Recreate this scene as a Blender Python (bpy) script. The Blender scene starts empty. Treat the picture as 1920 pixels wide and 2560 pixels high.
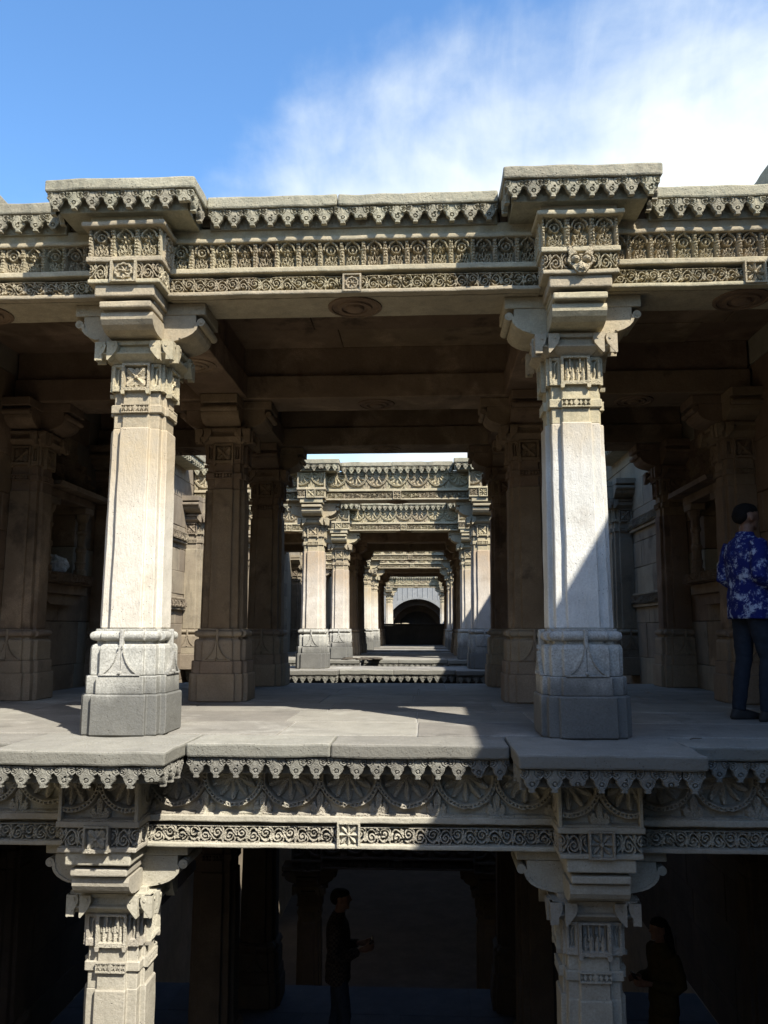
import bpy, bmesh, math, random
import numpy as np
from mathutils import noise as mnoise, Vector, Matrix

# ------------------------------------------------------------------ camera, sky, sun, exposure
S = bpy.context.scene
COL = S.collection
AZ, EL = math.radians(40.5), math.radians(46.0)          # sun: behind the camera to the right
F_PX, PITCH, YAW = 2050.0, math.atan(292 / 2050), math.atan(103 / 2050 * math.cos(math.atan(292 / 2050)))

cam = bpy.data.cameras.new('camera')
cam.sensor_fit = 'VERTICAL'; cam.sensor_height = 36.0; cam.lens = 36.0 * F_PX / 2560
cam.clip_start = 0.05; cam.clip_end = 3000
camo = bpy.data.objects.new('camera', cam); COL.objects.link(camo)
camo.location = (0.506, -5.88, 0.72)
camo.rotation_euler = (math.pi / 2 + PITCH, 0, YAW)
S.camera = camo

W = bpy.data.worlds.new('World'); S.world = W; W.use_nodes = True
wn, wl = W.node_tree.nodes, W.node_tree.links
wn.clear()
wout = wn.new('ShaderNodeOutputWorld'); wbg = wn.new('ShaderNodeBackground')
sky = wn.new('ShaderNodeTexSky'); sky.sky_type = 'NISHITA'; sky.sun_disc = False
sky.sun_elevation = EL; sky.sun_rotation = math.pi - AZ
sky.altitude = 60; sky.air_density = 1.0; sky.dust_density = 0.6; sky.ozone_density = 1.6
wbg.inputs['Strength'].default_value = 0.115
tc = wn.new('ShaderNodeTexCoord')
def wmath(op, a, b=None, c=None, clamp=False):
    n = wn.new('ShaderNodeMath'); n.operation = op; n.use_clamp = clamp
    for i, v in enumerate((a, b, c)):
        if v is None: continue
        if hasattr(v, 'links'): wl.new(v, n.inputs[i])
        else: n.inputs[i].default_value = v
    return n.outputs[0]
def wdot(vec):
    n = wn.new('ShaderNodeVectorMath'); n.operation = 'DOT_PRODUCT'
    wl.new(tc.outputs['Generated'], n.inputs[0]); n.inputs[1].default_value = vec
    return n.outputs['Value']
def wnoise(scale, detail, rough, mapscale=(1, 1, 1), rot=(0, 0, 0), dist=0.0):
    m = wn.new('ShaderNodeMapping'); m.inputs['Scale'].default_value = mapscale; m.inputs['Rotation'].default_value = rot
    wl.new(tc.outputs['Generated'], m.inputs['Vector'])
    n = wn.new('ShaderNodeTexNoise'); n.inputs['Scale'].default_value = scale; n.inputs['Detail'].default_value = detail
    n.inputs['Roughness'].default_value = rough; n.inputs['Distortion'].default_value = dist
    wl.new(m.outputs[0], n.inputs['Vector']); return n.outputs['Fac']
# one broad bank of thin white cloud, low and to the right, with wisps trailing upwards
cdir = Vector((0.20, 0.86, 0.45)).normalized()
cd = wdot(cdir)
bank = wn.new('ShaderNodeMapRange'); bank.interpolation_type = 'SMOOTHSTEP'
wl.new(cd, bank.inputs[0]); bank.inputs[1].default_value = 0.86; bank.inputs[2].default_value = 1.0
n1 = wnoise(4.2, 7, 0.55, (1.0, 1.0, 1.3), (0.25, 0.75, 0.1), 0.25)
n2 = wnoise(9.0, 6, 0.6, (2.4, 0.8, 0.9), (0.0, 0.6, 0.2), 0.4)
dens = wmath('ADD', wmath('MULTIPLY', bank.outputs[0], 1.05), wmath('ADD', wmath('MULTIPLY', wmath('SUBTRACT', n1, 0.5), 1.3), wmath('MULTIPLY', wmath('SUBTRACT', n2, 0.5), 0.32)))
dens = wmath('SUBTRACT', dens, wmath('MULTIPLY', wmath('SUBTRACT', wmath('MAXIMUM', wdot((0, 0, 1)), 0.44), 0.47), 4.6))   # the bank thins out with height
cm = wn.new('ShaderNodeMapRange'); cm.interpolation_type = 'SMOOTHSTEP'
wl.new(dens, cm.inputs[0]); cm.inputs[1].default_value = 0.08; cm.inputs[2].default_value = 1.05
cmix = wn.new('ShaderNodeMix'); cmix.data_type = 'RGBA'
wl.new(cm.outputs[0], cmix.inputs['Factor'])
hs = wn.new('ShaderNodeHueSaturation'); hs.inputs['Saturation'].default_value = 1.2; hs.inputs['Value'].default_value = 1.42
wl.new(sky.outputs[0], hs.inputs['Color'])
wl.new(hs.outputs[0], cmix.inputs['A']); cmix.inputs['B'].default_value = (5.0, 5.35, 5.45, 1)
wl.new(cmix.outputs['Result'], wbg.inputs['Color']); wl.new(wbg.outputs[0], wout.inputs['Surface'])

sun = bpy.data.lights.new('sun', 'SUN'); sun.energy = 4.6; sun.angle = math.radians(0.53); sun.color = (1.0, 0.945, 0.85)
suno = bpy.data.objects.new('sun', sun); COL.objects.link(suno)
sdir = Vector((-math.sin(AZ) * math.cos(EL), math.cos(AZ) * math.cos(EL), -math.sin(EL)))
suno.rotation_euler = sdir.to_track_quat('-Z', 'Y').to_euler(); suno.location = (8, -10, 20)

vs = S.view_settings
vs.view_transform = 'Standard'; vs.look = 'None'; vs.exposure = 0.95; vs.gamma = 1.0; vs.use_curve_mapping = False
S.cycles.max_bounces = 5; S.cycles.diffuse_bounces = 3; S.cycles.use_denoising = True
random.seed(11); rng = np.random.default_rng(5)

# ------------------------------------------------------------------ materials
def nodes_of(name):
    m = bpy.data.materials.new(name); m.use_nodes = True
    nt = m.node_tree; nt.nodes.clear(); return m, nt.nodes, nt.links
class NG:
    def __init__(s, name):
        s.m, s.n, s.l = nodes_of(name)
        s.out = s.n.new('ShaderNodeOutputMaterial'); s.b = s.n.new('ShaderNodeBsdfPrincipled')
        s.l.new(s.b.outputs[0], s.out.inputs[0])
        s.b.inputs['Roughness'].default_value = 0.92; s.b.inputs['Specular IOR Level'].default_value = 0.18
    def put(s, sock, v):
        if hasattr(v, 'links'): s.l.new(v, sock)
        else: sock.default_value = v
    def math(s, op, a, b=0.0, clamp=False):
        n = s.n.new('ShaderNodeMath'); n.operation = op; n.use_clamp = clamp
        s.put(n.inputs[0], a); s.put(n.inputs[1], b); return n.outputs[0]
    def noise(s, vec, scale, detail=5, rough=0.55, sc=None, dist=0.0):
        if sc:
            mp = s.n.new('ShaderNodeMapping'); mp.inputs['Scale'].default_value = sc; s.l.new(vec, mp.inputs[0]); vec = mp.outputs[0]
        n = s.n.new('ShaderNodeTexNoise'); n.inputs['Scale'].default_value = scale; n.inputs['Detail'].default_value = detail
        n.inputs['Roughness'].default_value = rough; n.inputs['Distortion'].default_value = dist
        s.l.new(vec, n.inputs['Vector']); return n.outputs['Fac']
    def ramp(s, v, lo, hi, a=0.0, b=1.0):
        n = s.n.new('ShaderNodeMapRange'); n.interpolation_type = 'SMOOTHSTEP'; s.put(n.inputs[0], v)
        n.inputs[1].default_value = lo; n.inputs[2].default_value = hi; n.inputs[3].default_value = a; n.inputs[4].default_value = b
        return n.outputs[0]
    def mix(s, f, a, b, mode='MIX'):
        n = s.n.new('ShaderNodeMix'); n.data_type = 'RGBA'; n.blend_type = mode; s.put(n.inputs['Factor'], f)
        for k, v in (('A', a), ('B', b)):
            s.put(n.inputs[k], v if hasattr(v, 'links') else (*v, 1)); 
        return n.outputs['Result']

def stone(name, a, b, stain=(0.13, 0.12, 0.10), stain_amt=0.5, grain=0.5, bump=0.5, zgrad=None, soil=None, streak=0.3, lichen=0.0, tint=0.12, peck=False, salt=0.0, side=None):
    g = NG(name)
    geo = g.n.new('ShaderNodeNewGeometry'); pos = geo.outputs['Position']
    oi = g.n.new('ShaderNodeObjectInfo'); rnd = oi.outputs['Random']
    tcn = g.n.new('ShaderNodeTexCoord')
    col = g.mix(g.ramp(g.noise(pos, 1.7, 6, 0.6), 0.35, 0.66), a, b)
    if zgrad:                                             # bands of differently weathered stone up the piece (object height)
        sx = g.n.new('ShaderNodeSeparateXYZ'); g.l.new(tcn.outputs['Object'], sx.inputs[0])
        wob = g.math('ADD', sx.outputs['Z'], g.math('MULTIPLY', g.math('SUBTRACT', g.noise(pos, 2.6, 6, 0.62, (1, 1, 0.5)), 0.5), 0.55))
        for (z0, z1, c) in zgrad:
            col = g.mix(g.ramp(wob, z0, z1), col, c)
    # broad mottling
    col = g.mix(g.ramp(g.noise(pos, 5.5, 6, 0.65), 0.3, 0.75, 0.0, 0.45), col, (a[0] * 0.55, a[1] * 0.55, a[2] * 0.55))
    if streak:
        st = g.ramp(g.noise(pos, 7.0, 5, 0.6, (1.0, 1.0, 0.13)), 0.55, 0.75, 0, streak)
        col = g.mix(st, col, stain)
    if stain_amt:
        sm = g.ramp(g.noise(pos, 2.3, 8, 0.66, None, 0.3), 0.54, 0.72, 0, stain_amt)
        col = g.mix(sm, col, stain)
    if lichen:
        nz = g.n.new('ShaderNodeSeparateXYZ'); g.l.new(geo.outputs['Normal'], nz.inputs[0])
        lm = g.math('MULTIPLY', g.ramp(g.noise(pos, 13, 7, 0.7), 0.42, 0.66), lichen)
        col = g.mix(lm, col, (0.19, 0.195, 0.15))
    if salt: col = g.mix(g.ramp(g.noise(pos, 1.4, 7, 0.62, None, 0.4), 0.52, 0.70, 0, salt), col, (a[0] * 1.9, a[1] * 1.95, a[2] * 2.0))
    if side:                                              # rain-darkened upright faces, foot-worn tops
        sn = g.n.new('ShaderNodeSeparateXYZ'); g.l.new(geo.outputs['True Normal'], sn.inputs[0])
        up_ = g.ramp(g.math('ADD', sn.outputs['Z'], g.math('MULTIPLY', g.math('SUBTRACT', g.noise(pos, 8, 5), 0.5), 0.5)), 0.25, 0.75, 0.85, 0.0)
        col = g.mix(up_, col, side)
    fine = g.noise(pos, 85, 4, 0.6); med = g.noise(pos, 55, 5, 0.65, (1, 1, 0.3)) if peck else g.noise(pos, 26, 5, 0.65)
    col = g.mix(g.ramp(fine, 0.25, 0.75, grain, 0.0), col, (a[0] * 0.5, a[1] * 0.48, a[2] * 0.45))
    vo = g.n.new('ShaderNodeTexVoronoi'); vo.inputs['Scale'].default_value = 48; g.l.new(pos, vo.inputs['Vector'])
    pit = g.math('MULTIPLY', g.ramp(vo.outputs['Distance'], 0.10, 0.22, 1, 0), g.ramp(g.noise(pos, 9, 3), 0.5, 0.62))
    col = g.mix(g.math('MULTIPLY', pit, 0.55), col, (0.07, 0.06, 0.05))
    # per-piece tint
    hsv = g.n.new('ShaderNodeHueSaturation'); g.l.new(col, hsv.inputs['Color'])
    g.put(hsv.inputs['Value'], g.math('ADD', g.math('MULTIPLY', rnd, 2 * tint), 1 - tint))
    g.put(hsv.inputs['Hue'], g.math('ADD', g.math('MULTIPLY', rnd, 0.016), 0.492))
    g.l.new(hsv.outputs[0], g.b.inputs['Base Color'])
    h = g.math('ADD', g.math('MULTIPLY', fine, 0.35), g.math('ADD', g.math('MULTIPLY', med, 0.9), g.math('MULTIPLY', pit, -0.7)))
    bp = g.n.new('ShaderNodeBump'); bp.inputs['Strength'].default_value = bump; bp.inputs['Distance'].default_value = 0.012
    g.l.new(h, bp.inputs['Height']); g.l.new(bp.outputs[0], g.b.inputs['Normal'])
    return g.m

TAN, TAN2 = (0.52, 0.45, 0.31), (0.43, 0.365, 0.245)
M = {}
M['carved'] = stone('carved_sandstone', TAN, TAN2, stain_amt=0.45, lichen=0.35, tint=0.08)
M['carved_low'] = stone('carved_pale_sandstone', (0.50, 0.465, 0.38), (0.42, 0.39, 0.315), stain_amt=0.3, lichen=0.2)
M['cornice'] = stone('cornice_sandstone', (0.42, 0.385, 0.28), (0.33, 0.30, 0.22), stain=(0.09, 0.085, 0.07), stain_amt=0.6, lichen=0.5, bump=0.9, streak=0.6)
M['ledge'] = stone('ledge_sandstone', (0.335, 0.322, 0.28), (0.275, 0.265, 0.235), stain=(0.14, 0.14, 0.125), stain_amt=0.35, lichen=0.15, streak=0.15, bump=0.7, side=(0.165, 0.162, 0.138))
M['paving'] = stone('paving_sandstone', (0.325, 0.308, 0.268), (0.255, 0.243, 0.215), stain=(0.12, 0.115, 0.10), stain_amt=0.65, salt=0.4, streak=0, bump=0.45, tint=0.16)
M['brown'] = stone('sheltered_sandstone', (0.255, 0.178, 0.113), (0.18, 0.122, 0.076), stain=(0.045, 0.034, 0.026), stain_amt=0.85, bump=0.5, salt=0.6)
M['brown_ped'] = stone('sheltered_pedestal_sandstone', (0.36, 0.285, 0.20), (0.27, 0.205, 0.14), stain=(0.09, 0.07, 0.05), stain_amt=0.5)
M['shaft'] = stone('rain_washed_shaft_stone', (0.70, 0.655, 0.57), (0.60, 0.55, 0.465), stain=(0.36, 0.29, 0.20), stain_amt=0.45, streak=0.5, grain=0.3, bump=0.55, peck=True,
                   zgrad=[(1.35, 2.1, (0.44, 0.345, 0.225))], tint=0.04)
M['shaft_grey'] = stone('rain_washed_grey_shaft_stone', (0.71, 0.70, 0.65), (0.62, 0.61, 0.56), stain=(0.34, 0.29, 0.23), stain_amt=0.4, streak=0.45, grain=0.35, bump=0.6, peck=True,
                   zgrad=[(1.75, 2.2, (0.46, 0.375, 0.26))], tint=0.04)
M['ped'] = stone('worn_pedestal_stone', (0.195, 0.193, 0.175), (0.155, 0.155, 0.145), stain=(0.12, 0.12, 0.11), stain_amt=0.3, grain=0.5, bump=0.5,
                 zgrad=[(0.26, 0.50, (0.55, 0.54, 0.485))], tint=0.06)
M['wall'] = stone('wall_sandstone', (0.33, 0.28, 0.205), (0.24, 0.20, 0.15), stain=(0.07, 0.06, 0.05), stain_amt=0.65, streak=0.6, tint=0.2)
M['wall_plain'] = stone('upper_wall_sandstone', (0.33, 0.28, 0.205), (0.26, 0.22, 0.16), stain_amt=0.5, streak=0.5)
M['damp'] = stone('damp_dark_stone', (0.095, 0.072, 0.053), (0.06, 0.047, 0.036), stain=(0.04, 0.035, 0.03), stain_amt=0.5)  # sandstone colour darkened to carry the shade of the lower storey
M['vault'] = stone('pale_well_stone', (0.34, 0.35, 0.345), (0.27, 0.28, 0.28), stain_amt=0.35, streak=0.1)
M['dark'] = stone('sooty_stone', (0.10, 0.085, 0.07), (0.07, 0.06, 0.05), stain_amt=0.3)  # dark tone carries the shade on the far parapet and arch recess
M['damp_paving'] = stone('damp_paving', (0.10, 0.10, 0.104), (0.075, 0.075, 0.08), stain=(0.06, 0.06, 0.06), stain_amt=0.5, streak=0)  # paving colour darkened to carry the lower-storey shade
M['mortar'] = stone('pale_mortar', (0.42, 0.40, 0.36), (0.34, 0.33, 0.30), streak=0)
M['soil'] = stone('dry_soil', (0.30, 0.25, 0.18), (0.24, 0.21, 0.14), streak=0)

def plain(name, c, rough=0.8, spec=0.3):
    g = NG(name); g.b.inputs['Roughness'].default_value = rough; g.b.inputs['Specular IOR Level'].default_value = spec
    geo = g.n.new('ShaderNodeNewGeometry')
    n = g.noise(geo.outputs['Position'], 22, 5, 0.6)
    g.l.new(g.mix(g.ramp(n, 0.3, 0.7), c, tuple(x * 0.72 for x in c)), g.b.inputs['Base Color'])
    return g.m
M['skin'] = plain('skin', (0.20, 0.105, 0.065), 0.55, 0.35)
M['hair'] = plain('hair', (0.012, 0.010, 0.009), 0.85, 0.15)
M['jeans'] = plain('dark_denim', (0.030, 0.036, 0.048), 0.9, 0.1)
M['shoe'] = plain('dark_shoe', (0.03, 0.028, 0.026), 0.6, 0.3)
M['phone'] = plain('phone_body', (0.02, 0.02, 0.022), 0.25, 0.5)
M['plastic'] = plain('white_plastic_sheet', (0.66, 0.70, 0.70), 0.45, 0.4)
M['bark'] = plain('bark', (0.12, 0.09, 0.06)); M['leaf'] = plain('leaf', (0.07, 0.10, 0.035))
g = NG('blue_printed_cotton'); geo = g.n.new('ShaderNodeTexCoord'); P_ = geo.outputs['Object']
c = g.mix(g.ramp(g.noise(P_, 12, 8, 0.8, None, 0.3), 0.52, 0.60), (0.013, 0.019, 0.125), (0.36, 0.42, 0.55))
c = g.mix(g.ramp(g.noise(P_, 20, 6, 0.7), 0.60, 0.66), c, (0.06, 0.10, 0.32)); g.l.new(c, g.b.inputs['Base Color']); M['shirt'] = g.m
g = NG('checked_cotton'); geo = g.n.new('ShaderNodeTexCoord'); ck = g.n.new('ShaderNodeTexChecker'); ck.inputs['Scale'].default_value = 38
g.l.new(geo.outputs['Object'], ck.inputs[0]); ck.inputs['Color1'].default_value = (0.05, 0.038, 0.028, 1); ck.inputs['Color2'].default_value = (0.018, 0.013, 0.011, 1)
g.l.new(ck.outputs[0], g.b.inputs['Base Color']); M['check'] = g.m
M['mustard'] = plain('mustard_cotton', (0.05, 0.036, 0.014), 0.9, 0.1)

# ------------------------------------------------------------------ geometry helpers
def mk(name, VF, mat, smooth=False):
    V, Fc = VF
    me = bpy.data.meshes.new(name); me.from_pydata([tuple(v) for v in V], [], [tuple(f) for f in Fc]); me.update()
    me.materials.append(mat)
    if smooth: me.polygons.foreach_set('use_smooth', [True] * len(me.polygons))
    return me
def cat(*parts):
    V, Fc = [], []
    for v, f in parts:
        o = len(V); V.extend([tuple(p) for p in v]); Fc.extend([tuple(i + o for i in q) for q in f])
    return V, Fc
def xf(VF, loc=(0, 0, 0), rz=0.0, sc=(1, 1, 1)):
    c, s = math.cos(rz), math.sin(rz)
    return [((x * sc[0]) * c - (y * sc[1]) * s + loc[0], (x * sc[0]) * s + (y * sc[1]) * c + loc[1], z * sc[2] + loc[2]) for x, y, z in VF[0]], VF[1]
def rbox(x0, x1, y0, y1, z0, z1, cell=0.08, r=0.010, amp=0.004, seed=0, fr=5.0):
    """a stone block: rounded, slightly uneven box"""
    d = [x1 - x0, y1 - y0, z1 - z0]; c = [(x0 + x1) / 2, (y0 + y1) / 2, (z0 + z1) / 2]
    r = min(r, min(d) * 0.3)
    ax = []
    for k in range(3):
        n = max(1, min(60, int(round((d[k] - 2 * r) / cell))))
        h = d[k] / 2
        ax.append([-h] + list(np.linspace(-h + r, h - r, n + 1)) + [h])
    V, Fc, idx = [], [], {}
    def vid(i, j, k):
        key = (i, j, k)
        if key not in idx:
            p = [ax[0][i], ax[1][j], ax[2][k]]
            q = [max(-d[m] / 2 + r, min(d[m] / 2 - r, p[m])) for m in range(3)]
            e = Vector([p[m] - q[m] for m in range(3)])
            if e.length > 1e-9: e = e.normalized() * r
            P = Vector(q) + e + Vector(c)
            if amp:
                P += mnoise.noise_vector(P * fr + Vector((seed * 7.3, seed * 1.7, seed * 3.1))) * amp
            idx[key] = len(V); V.append(tuple(P))
        return idx[key]
    n = [len(a) - 1 for a in ax]
    for i in range(n[0]):
        for j in range(n[1]):
            Fc.append((vid(i, j, 0), vid(i, j + 1, 0), vid(i + 1, j + 1, 0), vid(i + 1, j, 0)))
            Fc.append((vid(i, j, n[2]), vid(i + 1, j, n[2]), vid(i + 1, j + 1, n[2]), vid(i, j + 1, n[2])))
    for i in range(n[0]):
        for k in range(n[2]):
            Fc.append((vid(i, 0, k), vid(i + 1, 0, k), vid(i + 1, 0, k + 1), vid(i, 0, k + 1)))
            Fc.append((vid(i, n[1], k), vid(i, n[1], k + 1), vid(i + 1, n[1], k + 1), vid(i + 1, n[1], k)))
    for j in range(n[1]):
        for k in range(n[2]):
            Fc.append((vid(0, j, k), vid(0, j, k + 1), vid(0, j + 1, k + 1), vid(0, j + 1, k)))
            Fc.append((vid(n[0], j, k), vid(n[0], j + 1, k), vid(n[0], j + 1, k + 1), vid(n[0], j, k + 1)))
    return V, Fc
def redent(c, P, Sd, ch=0.006):
    q = [(-c, -P), (c, -P), (c, -Sd), (Sd, -Sd), (Sd, -c), (P, -c), (P, c), (Sd, c), (Sd, Sd), (c, Sd), (c, P), (-c, P), (-c, Sd), (-Sd, Sd), (-Sd, c), (-P, c), (-P, -c), (-Sd, -c), (-Sd, -Sd), (-c, -Sd)]
    out = []
    for i in range(len(q)):
        p, a, b = Vector(q[i]), Vector(q[i - 1]), Vector(q[(i + 1) % len(q)])
        out.append(tuple(p + (a - p).normalized() * ch)); out.append(tuple(p + (b - p).normalized() * ch))
    return out
def loft(secs, amp=0.0, seed=0):
    """secs: list of (polygon, z)"""
    n = len(secs[0][0]); V, Fc = [], []
    for k, (poly, z) in enumerate(secs):
        for x, y in poly:
            p = Vector((x, y, z))
            if amp: 
                d = mnoise.noise_vector(p * 6 + Vector((seed * 5.1, 0, seed))) * amp; p = p + Vector((d.x, d.y, d.z * 0.3))
            V.append(tuple(p))
    for k in range(len(secs) - 1):
        for i in range(n):
            j = (i + 1) % n
            Fc.append((k * n + i, k * n + j, (k + 1) * n + j, (k + 1) * n + i))
    Fc.append(tuple(reversed(range(n)))); Fc.append(tuple(range((len(secs) - 1) * n, len(secs) * n)))
    return V, Fc
def extr(poly, y0, y1):
    """polygon in x,z (counter-clockwise seen from -y) extruded along y"""
    n = len(poly); V = [(x, y0, z) for x, z in poly] + [(x, y1, z) for x, z in poly]
    Fc = [tuple(range(n)), tuple(reversed(range(n, 2 * n)))]
    for i in range(n):
        j = (i + 1) % n; Fc.append((j, i, n + i, n + j))
    return V, Fc
def lathe(prof, n=24, c=(0, 0, 0)):
    V, Fc = [], []
    for r, z in prof:
        for k in range(n):
            a = 2 * math.pi * k / n; V.append((c[0] + r * math.cos(a), c[1] + r * math.sin(a), c[2] + z))
    for i in range(len(prof) - 1):
        for k in range(n):
            j = (k + 1) % n; Fc.append((i * n + k, i * n + j, (i + 1) * n + j, (i + 1) * n + k))
    Fc.append(tuple(reversed(range(n)))); Fc.append(tuple(range((len(prof) - 1) * n, len(prof) * n)))
    return V, Fc
def sstep(x, a, b):
    t = np.clip((x - a) / (b - a), 0, 1); return t * t * (3 - 2 * t)
def pdist(X, Z, pts):
    P = np.asarray(pts); d = np.full(X.shape, 9.0)
    for k in range(0, len(P), 60):
        q = P[k:k + 60]
        dd = np.sqrt((X[..., None] - q[:, 0]) ** 2 + (Z[..., None] - q[:, 1]) ** 2).min(-1); d = np.minimum(d, dd)
    return d
def spiral(cx, cz, r0, r1, a0, turns, n=90):
    t = np.linspace(0, 1, n); r = r0 + (r1 - r0) * t; a = a0 + turns * 2 * np.pi * t
    return np.stack([cx + r * np.cos(a), cz + r * np.sin(a)], 1)
def bez(p0, p1, p2, p3, n=40):
    t = np.linspace(0, 1, n)[:, None]
    return (1 - t) ** 3 * np.array(p0) + 3 * (1 - t) ** 2 * t * np.array(p1) + 3 * (1 - t) * t * t * np.array(p2) + t ** 3 * np.array(p3)
def wob(X, Z, seed, k=5):
    r = np.random.default_rng(seed); o = np.zeros_like(X)
    for i in range(10):
        a = r.normal(0, k, 2); o += np.sin(a[0] * X * 2 + a[1] * Z * 2 + r.uniform(0, 6.28)) / 10
    return o
def worn(f, seed, warp=0.02, wear=0.35, chips=0):
    """a hand-carved version of motif f: lines wander, parts are worn down, corners chipped"""
    r = np.random.default_rng(seed + 99); cs = [(r.uniform(-.5, .5), r.choice([r.uniform(0, .2), r.uniform(.2, .9)]), r.uniform(.04, .12)) for _ in range(chips)]
    def g_(u, v):
        H = f(u + warp * wob(u, v, seed, 4), v + warp * wob(u, v, seed + 1, 4))
        H = H * (1 - wear * np.clip(wob(u, v, seed + 2, 3) * 3, 0, 1))
        for cx, cz, R in cs: H = np.where(np.hypot(u - cx, v - cz) < R * (1 + .5 * wob(u, v, seed + 3, 14)), H * .35, H)
        return H
    return g_
def relief(w, h, f, nx, nz, depth, back=0.012, rough=0.03):
    """carved panel facing -y, x in +-w/2, z in 0..h; f(X,Z) gives height 0..1, nan = cut through"""
    xs = np.linspace(-w / 2, w / 2, nx + 1); zs = np.linspace(0, h, nz + 1)
    X, Z = np.meshgrid(xs, zs, indexing='ij')
    H = f(X / w, Z / h); mask = ~np.isnan(H); H = np.nan_to_num(H)
    H = H + rng.normal(0, rough, H.shape) * (H > 0.02)
    n = (nx + 1) * (nz + 1)
    V = np.stack([X, -H * depth, Z], -1).reshape(-1, 3)
    VB = np.stack([X, np.full(X.shape, back), Z], -1).reshape(-1, 3)
    I = np.arange(n).reshape(nx + 1, nz + 1)
    keep = mask[:-1, :-1] & mask[1:, :-1] & mask[1:, 1:] & mask[:-1, 1:]
    Fc = []; edges = {}
    for i, j in zip(*np.nonzero(keep)):
        q = (int(I[i, j]), int(I[i + 1, j]), int(I[i + 1, j + 1]), int(I[i, j + 1])); Fc.append(q)
        for a, b in ((q[0], q[1]), (q[1], q[2]), (q[2], q[3]), (q[3], q[0])):
            if (b, a) in edges: del edges[(b, a)]
            else: edges[(a, b)] = 1
    for a, b in edges: Fc.append((b, a, a + n, b + n))
    VV = np.concatenate([V, VB]); used = sorted({i for q in Fc for i in q}); mp = {u: k for k, u in enumerate(used)}
    return [tuple(VV[u]) for u in used], [tuple(mp[i] for i in q) for q in Fc]

# ------------------------------------------------------------------ carved motifs
def f_niche(kind):
    def f(u, v):
        x, z = u * 0.75, v                        # x in +-.375, aspect kept
        au = np.abs(x); H = np.zeros_like(x)
        # foliage below: vase and curling strands
        vase = np.where((au < 0.06 + 0.05 * np.cos(z * 24)) & (z < 0.26), 0.6, 0); H = np.maximum(H, vase)
        st = [bez((0.0, 0.05), (0.20, 0.06), (0.26, 0.22), (0.14, 0.30)), bez((0.02, 0.1), (0.16, 0.20), (0.10, 0.38), (0.20, 0.42)),
              bez((0.0, 0.15), (0.05, 0.35), (0.08, 0.38), (0.03, 0.46)), spiral(0.16, 0.13, 0.075, 0.02, 1.2, 1.1, 40), spiral(0.10, 0.36, 0.06, 0.015, -1, 1.0, 30)]
        d = np.minimum.reduce([pdist(au, z, p) for p in st]); H = np.maximum(H, 0.66 * sstep(d, 0.034, 0.012))
        # flower in the arch
        r = np.hypot(x, z - 0.68); th = np.arctan2(x, z - 0.68)
        if kind == 0: fl = np.where(r < 0.175, 0.48 + 0.26 * np.cos(8 * th) * sstep(r, 0.05, 0.12), 0) + 0.35 * sstep(r, 0.06, 0.03)
        elif kind == 1: fl = 0.75 * sstep(np.abs(r - 0.13), 0.05, 0.02) + 0.8 * sstep(r, 0.07, 0.03)
        else: fl = 0.7 * sstep(np.abs(r - 0.14), 0.04, 0.015) + 0.75 * sstep(np.hypot(x * 1.8, z - 0.68), 0.12, 0.06)
        H = np.maximum(H, fl)
        # arch
        ra = np.hypot(x, (z - 0.70) * 1.0) - 0.05 * sstep(au, 0.08, 0.0) * (z > 0.85)
        H = np.maximum(H, np.where(z > 0.66, 0.85 * sstep(np.abs(ra - 0.235), 0.05, 0.025), 0))
        # beads in the spandrels
        H = np.maximum(H, 0.7 * sstep(np.hypot(au - 0.235, z - 0.935), 0.05, 0.02))
        # half pilasters on both edges
        edge = 0.375 - au
        pw = 0.085 + 0.03 * ((z > 0.60) & (z < 0.72)) + 0.02 * (z > 0.9) + 0.02 * (z < 0.07)
        groove = 0.16 * ((np.abs((z * 9) % 1 - 0.5) < 0.12))
        H = np.maximum(H, np.where(edge < pw, 0.92 - groove - 0.4 * sstep(edge, pw * 0.6, pw), 0))
        H = np.maximum(H, np.where((z > 0.965) | (z < 0.03), 0.9, 0))
        return H
    return f
def f_scroll(u, v):
    asp = 3.1; x, z = (u + 0.5) * asp, v; L = asp / 2; H = np.zeros_like(x)
    t = np.linspace(-0.3, asp + 0.3, 260); curves = [np.stack([t, 0.5 - 0.37 * np.cos(2 * np.pi * t / L)], 1)]
    for k in range(-1, 3):
        curves += [spiral(k * L, 0.60, 0.33, 0.05, -0.6, 1.5), spiral(k * L + L / 2, 0.40, 0.33, 0.05, 2.5, 1.5)]
        for s, cx, cz in ((1, k * L, 0.6), (-1, k * L + L / 2, 0.4)):
            curves += [bez((cx + 0.30, cz), (cx + 0.42, cz + 0.1 * s), (cx + 0.40, cz + 0.3 * s), (cx + 0.26, cz + 0.34 * s)), bez((cx - 0.34, cz), (cx - 0.42, cz + .1 * s), (cx - 0.5, cz + 0.2 * s), (cx - 0.40, cz + 0.32 * s)),
                       spiral(cx + 0.38, cz - 0.36 * s, 0.10, 0.03, 0.5, 0.9, 30)]
            r = np.hypot(x - cx, z - cz); H = np.maximum(H, 0.75 * sstep(r, 0.10, 0.05))
    d = np.minimum.reduce([pdist(x, z, c) for c in curves]); H = np.maximum(H, 0.95 * sstep(d, 0.072, 0.035))
    return np.where((v > 0.955) | (v < 0.045), 0.95, H)
def f_scroll1(u, v): return f_scroll((u - 0.5) * 0.5, v)
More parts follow.
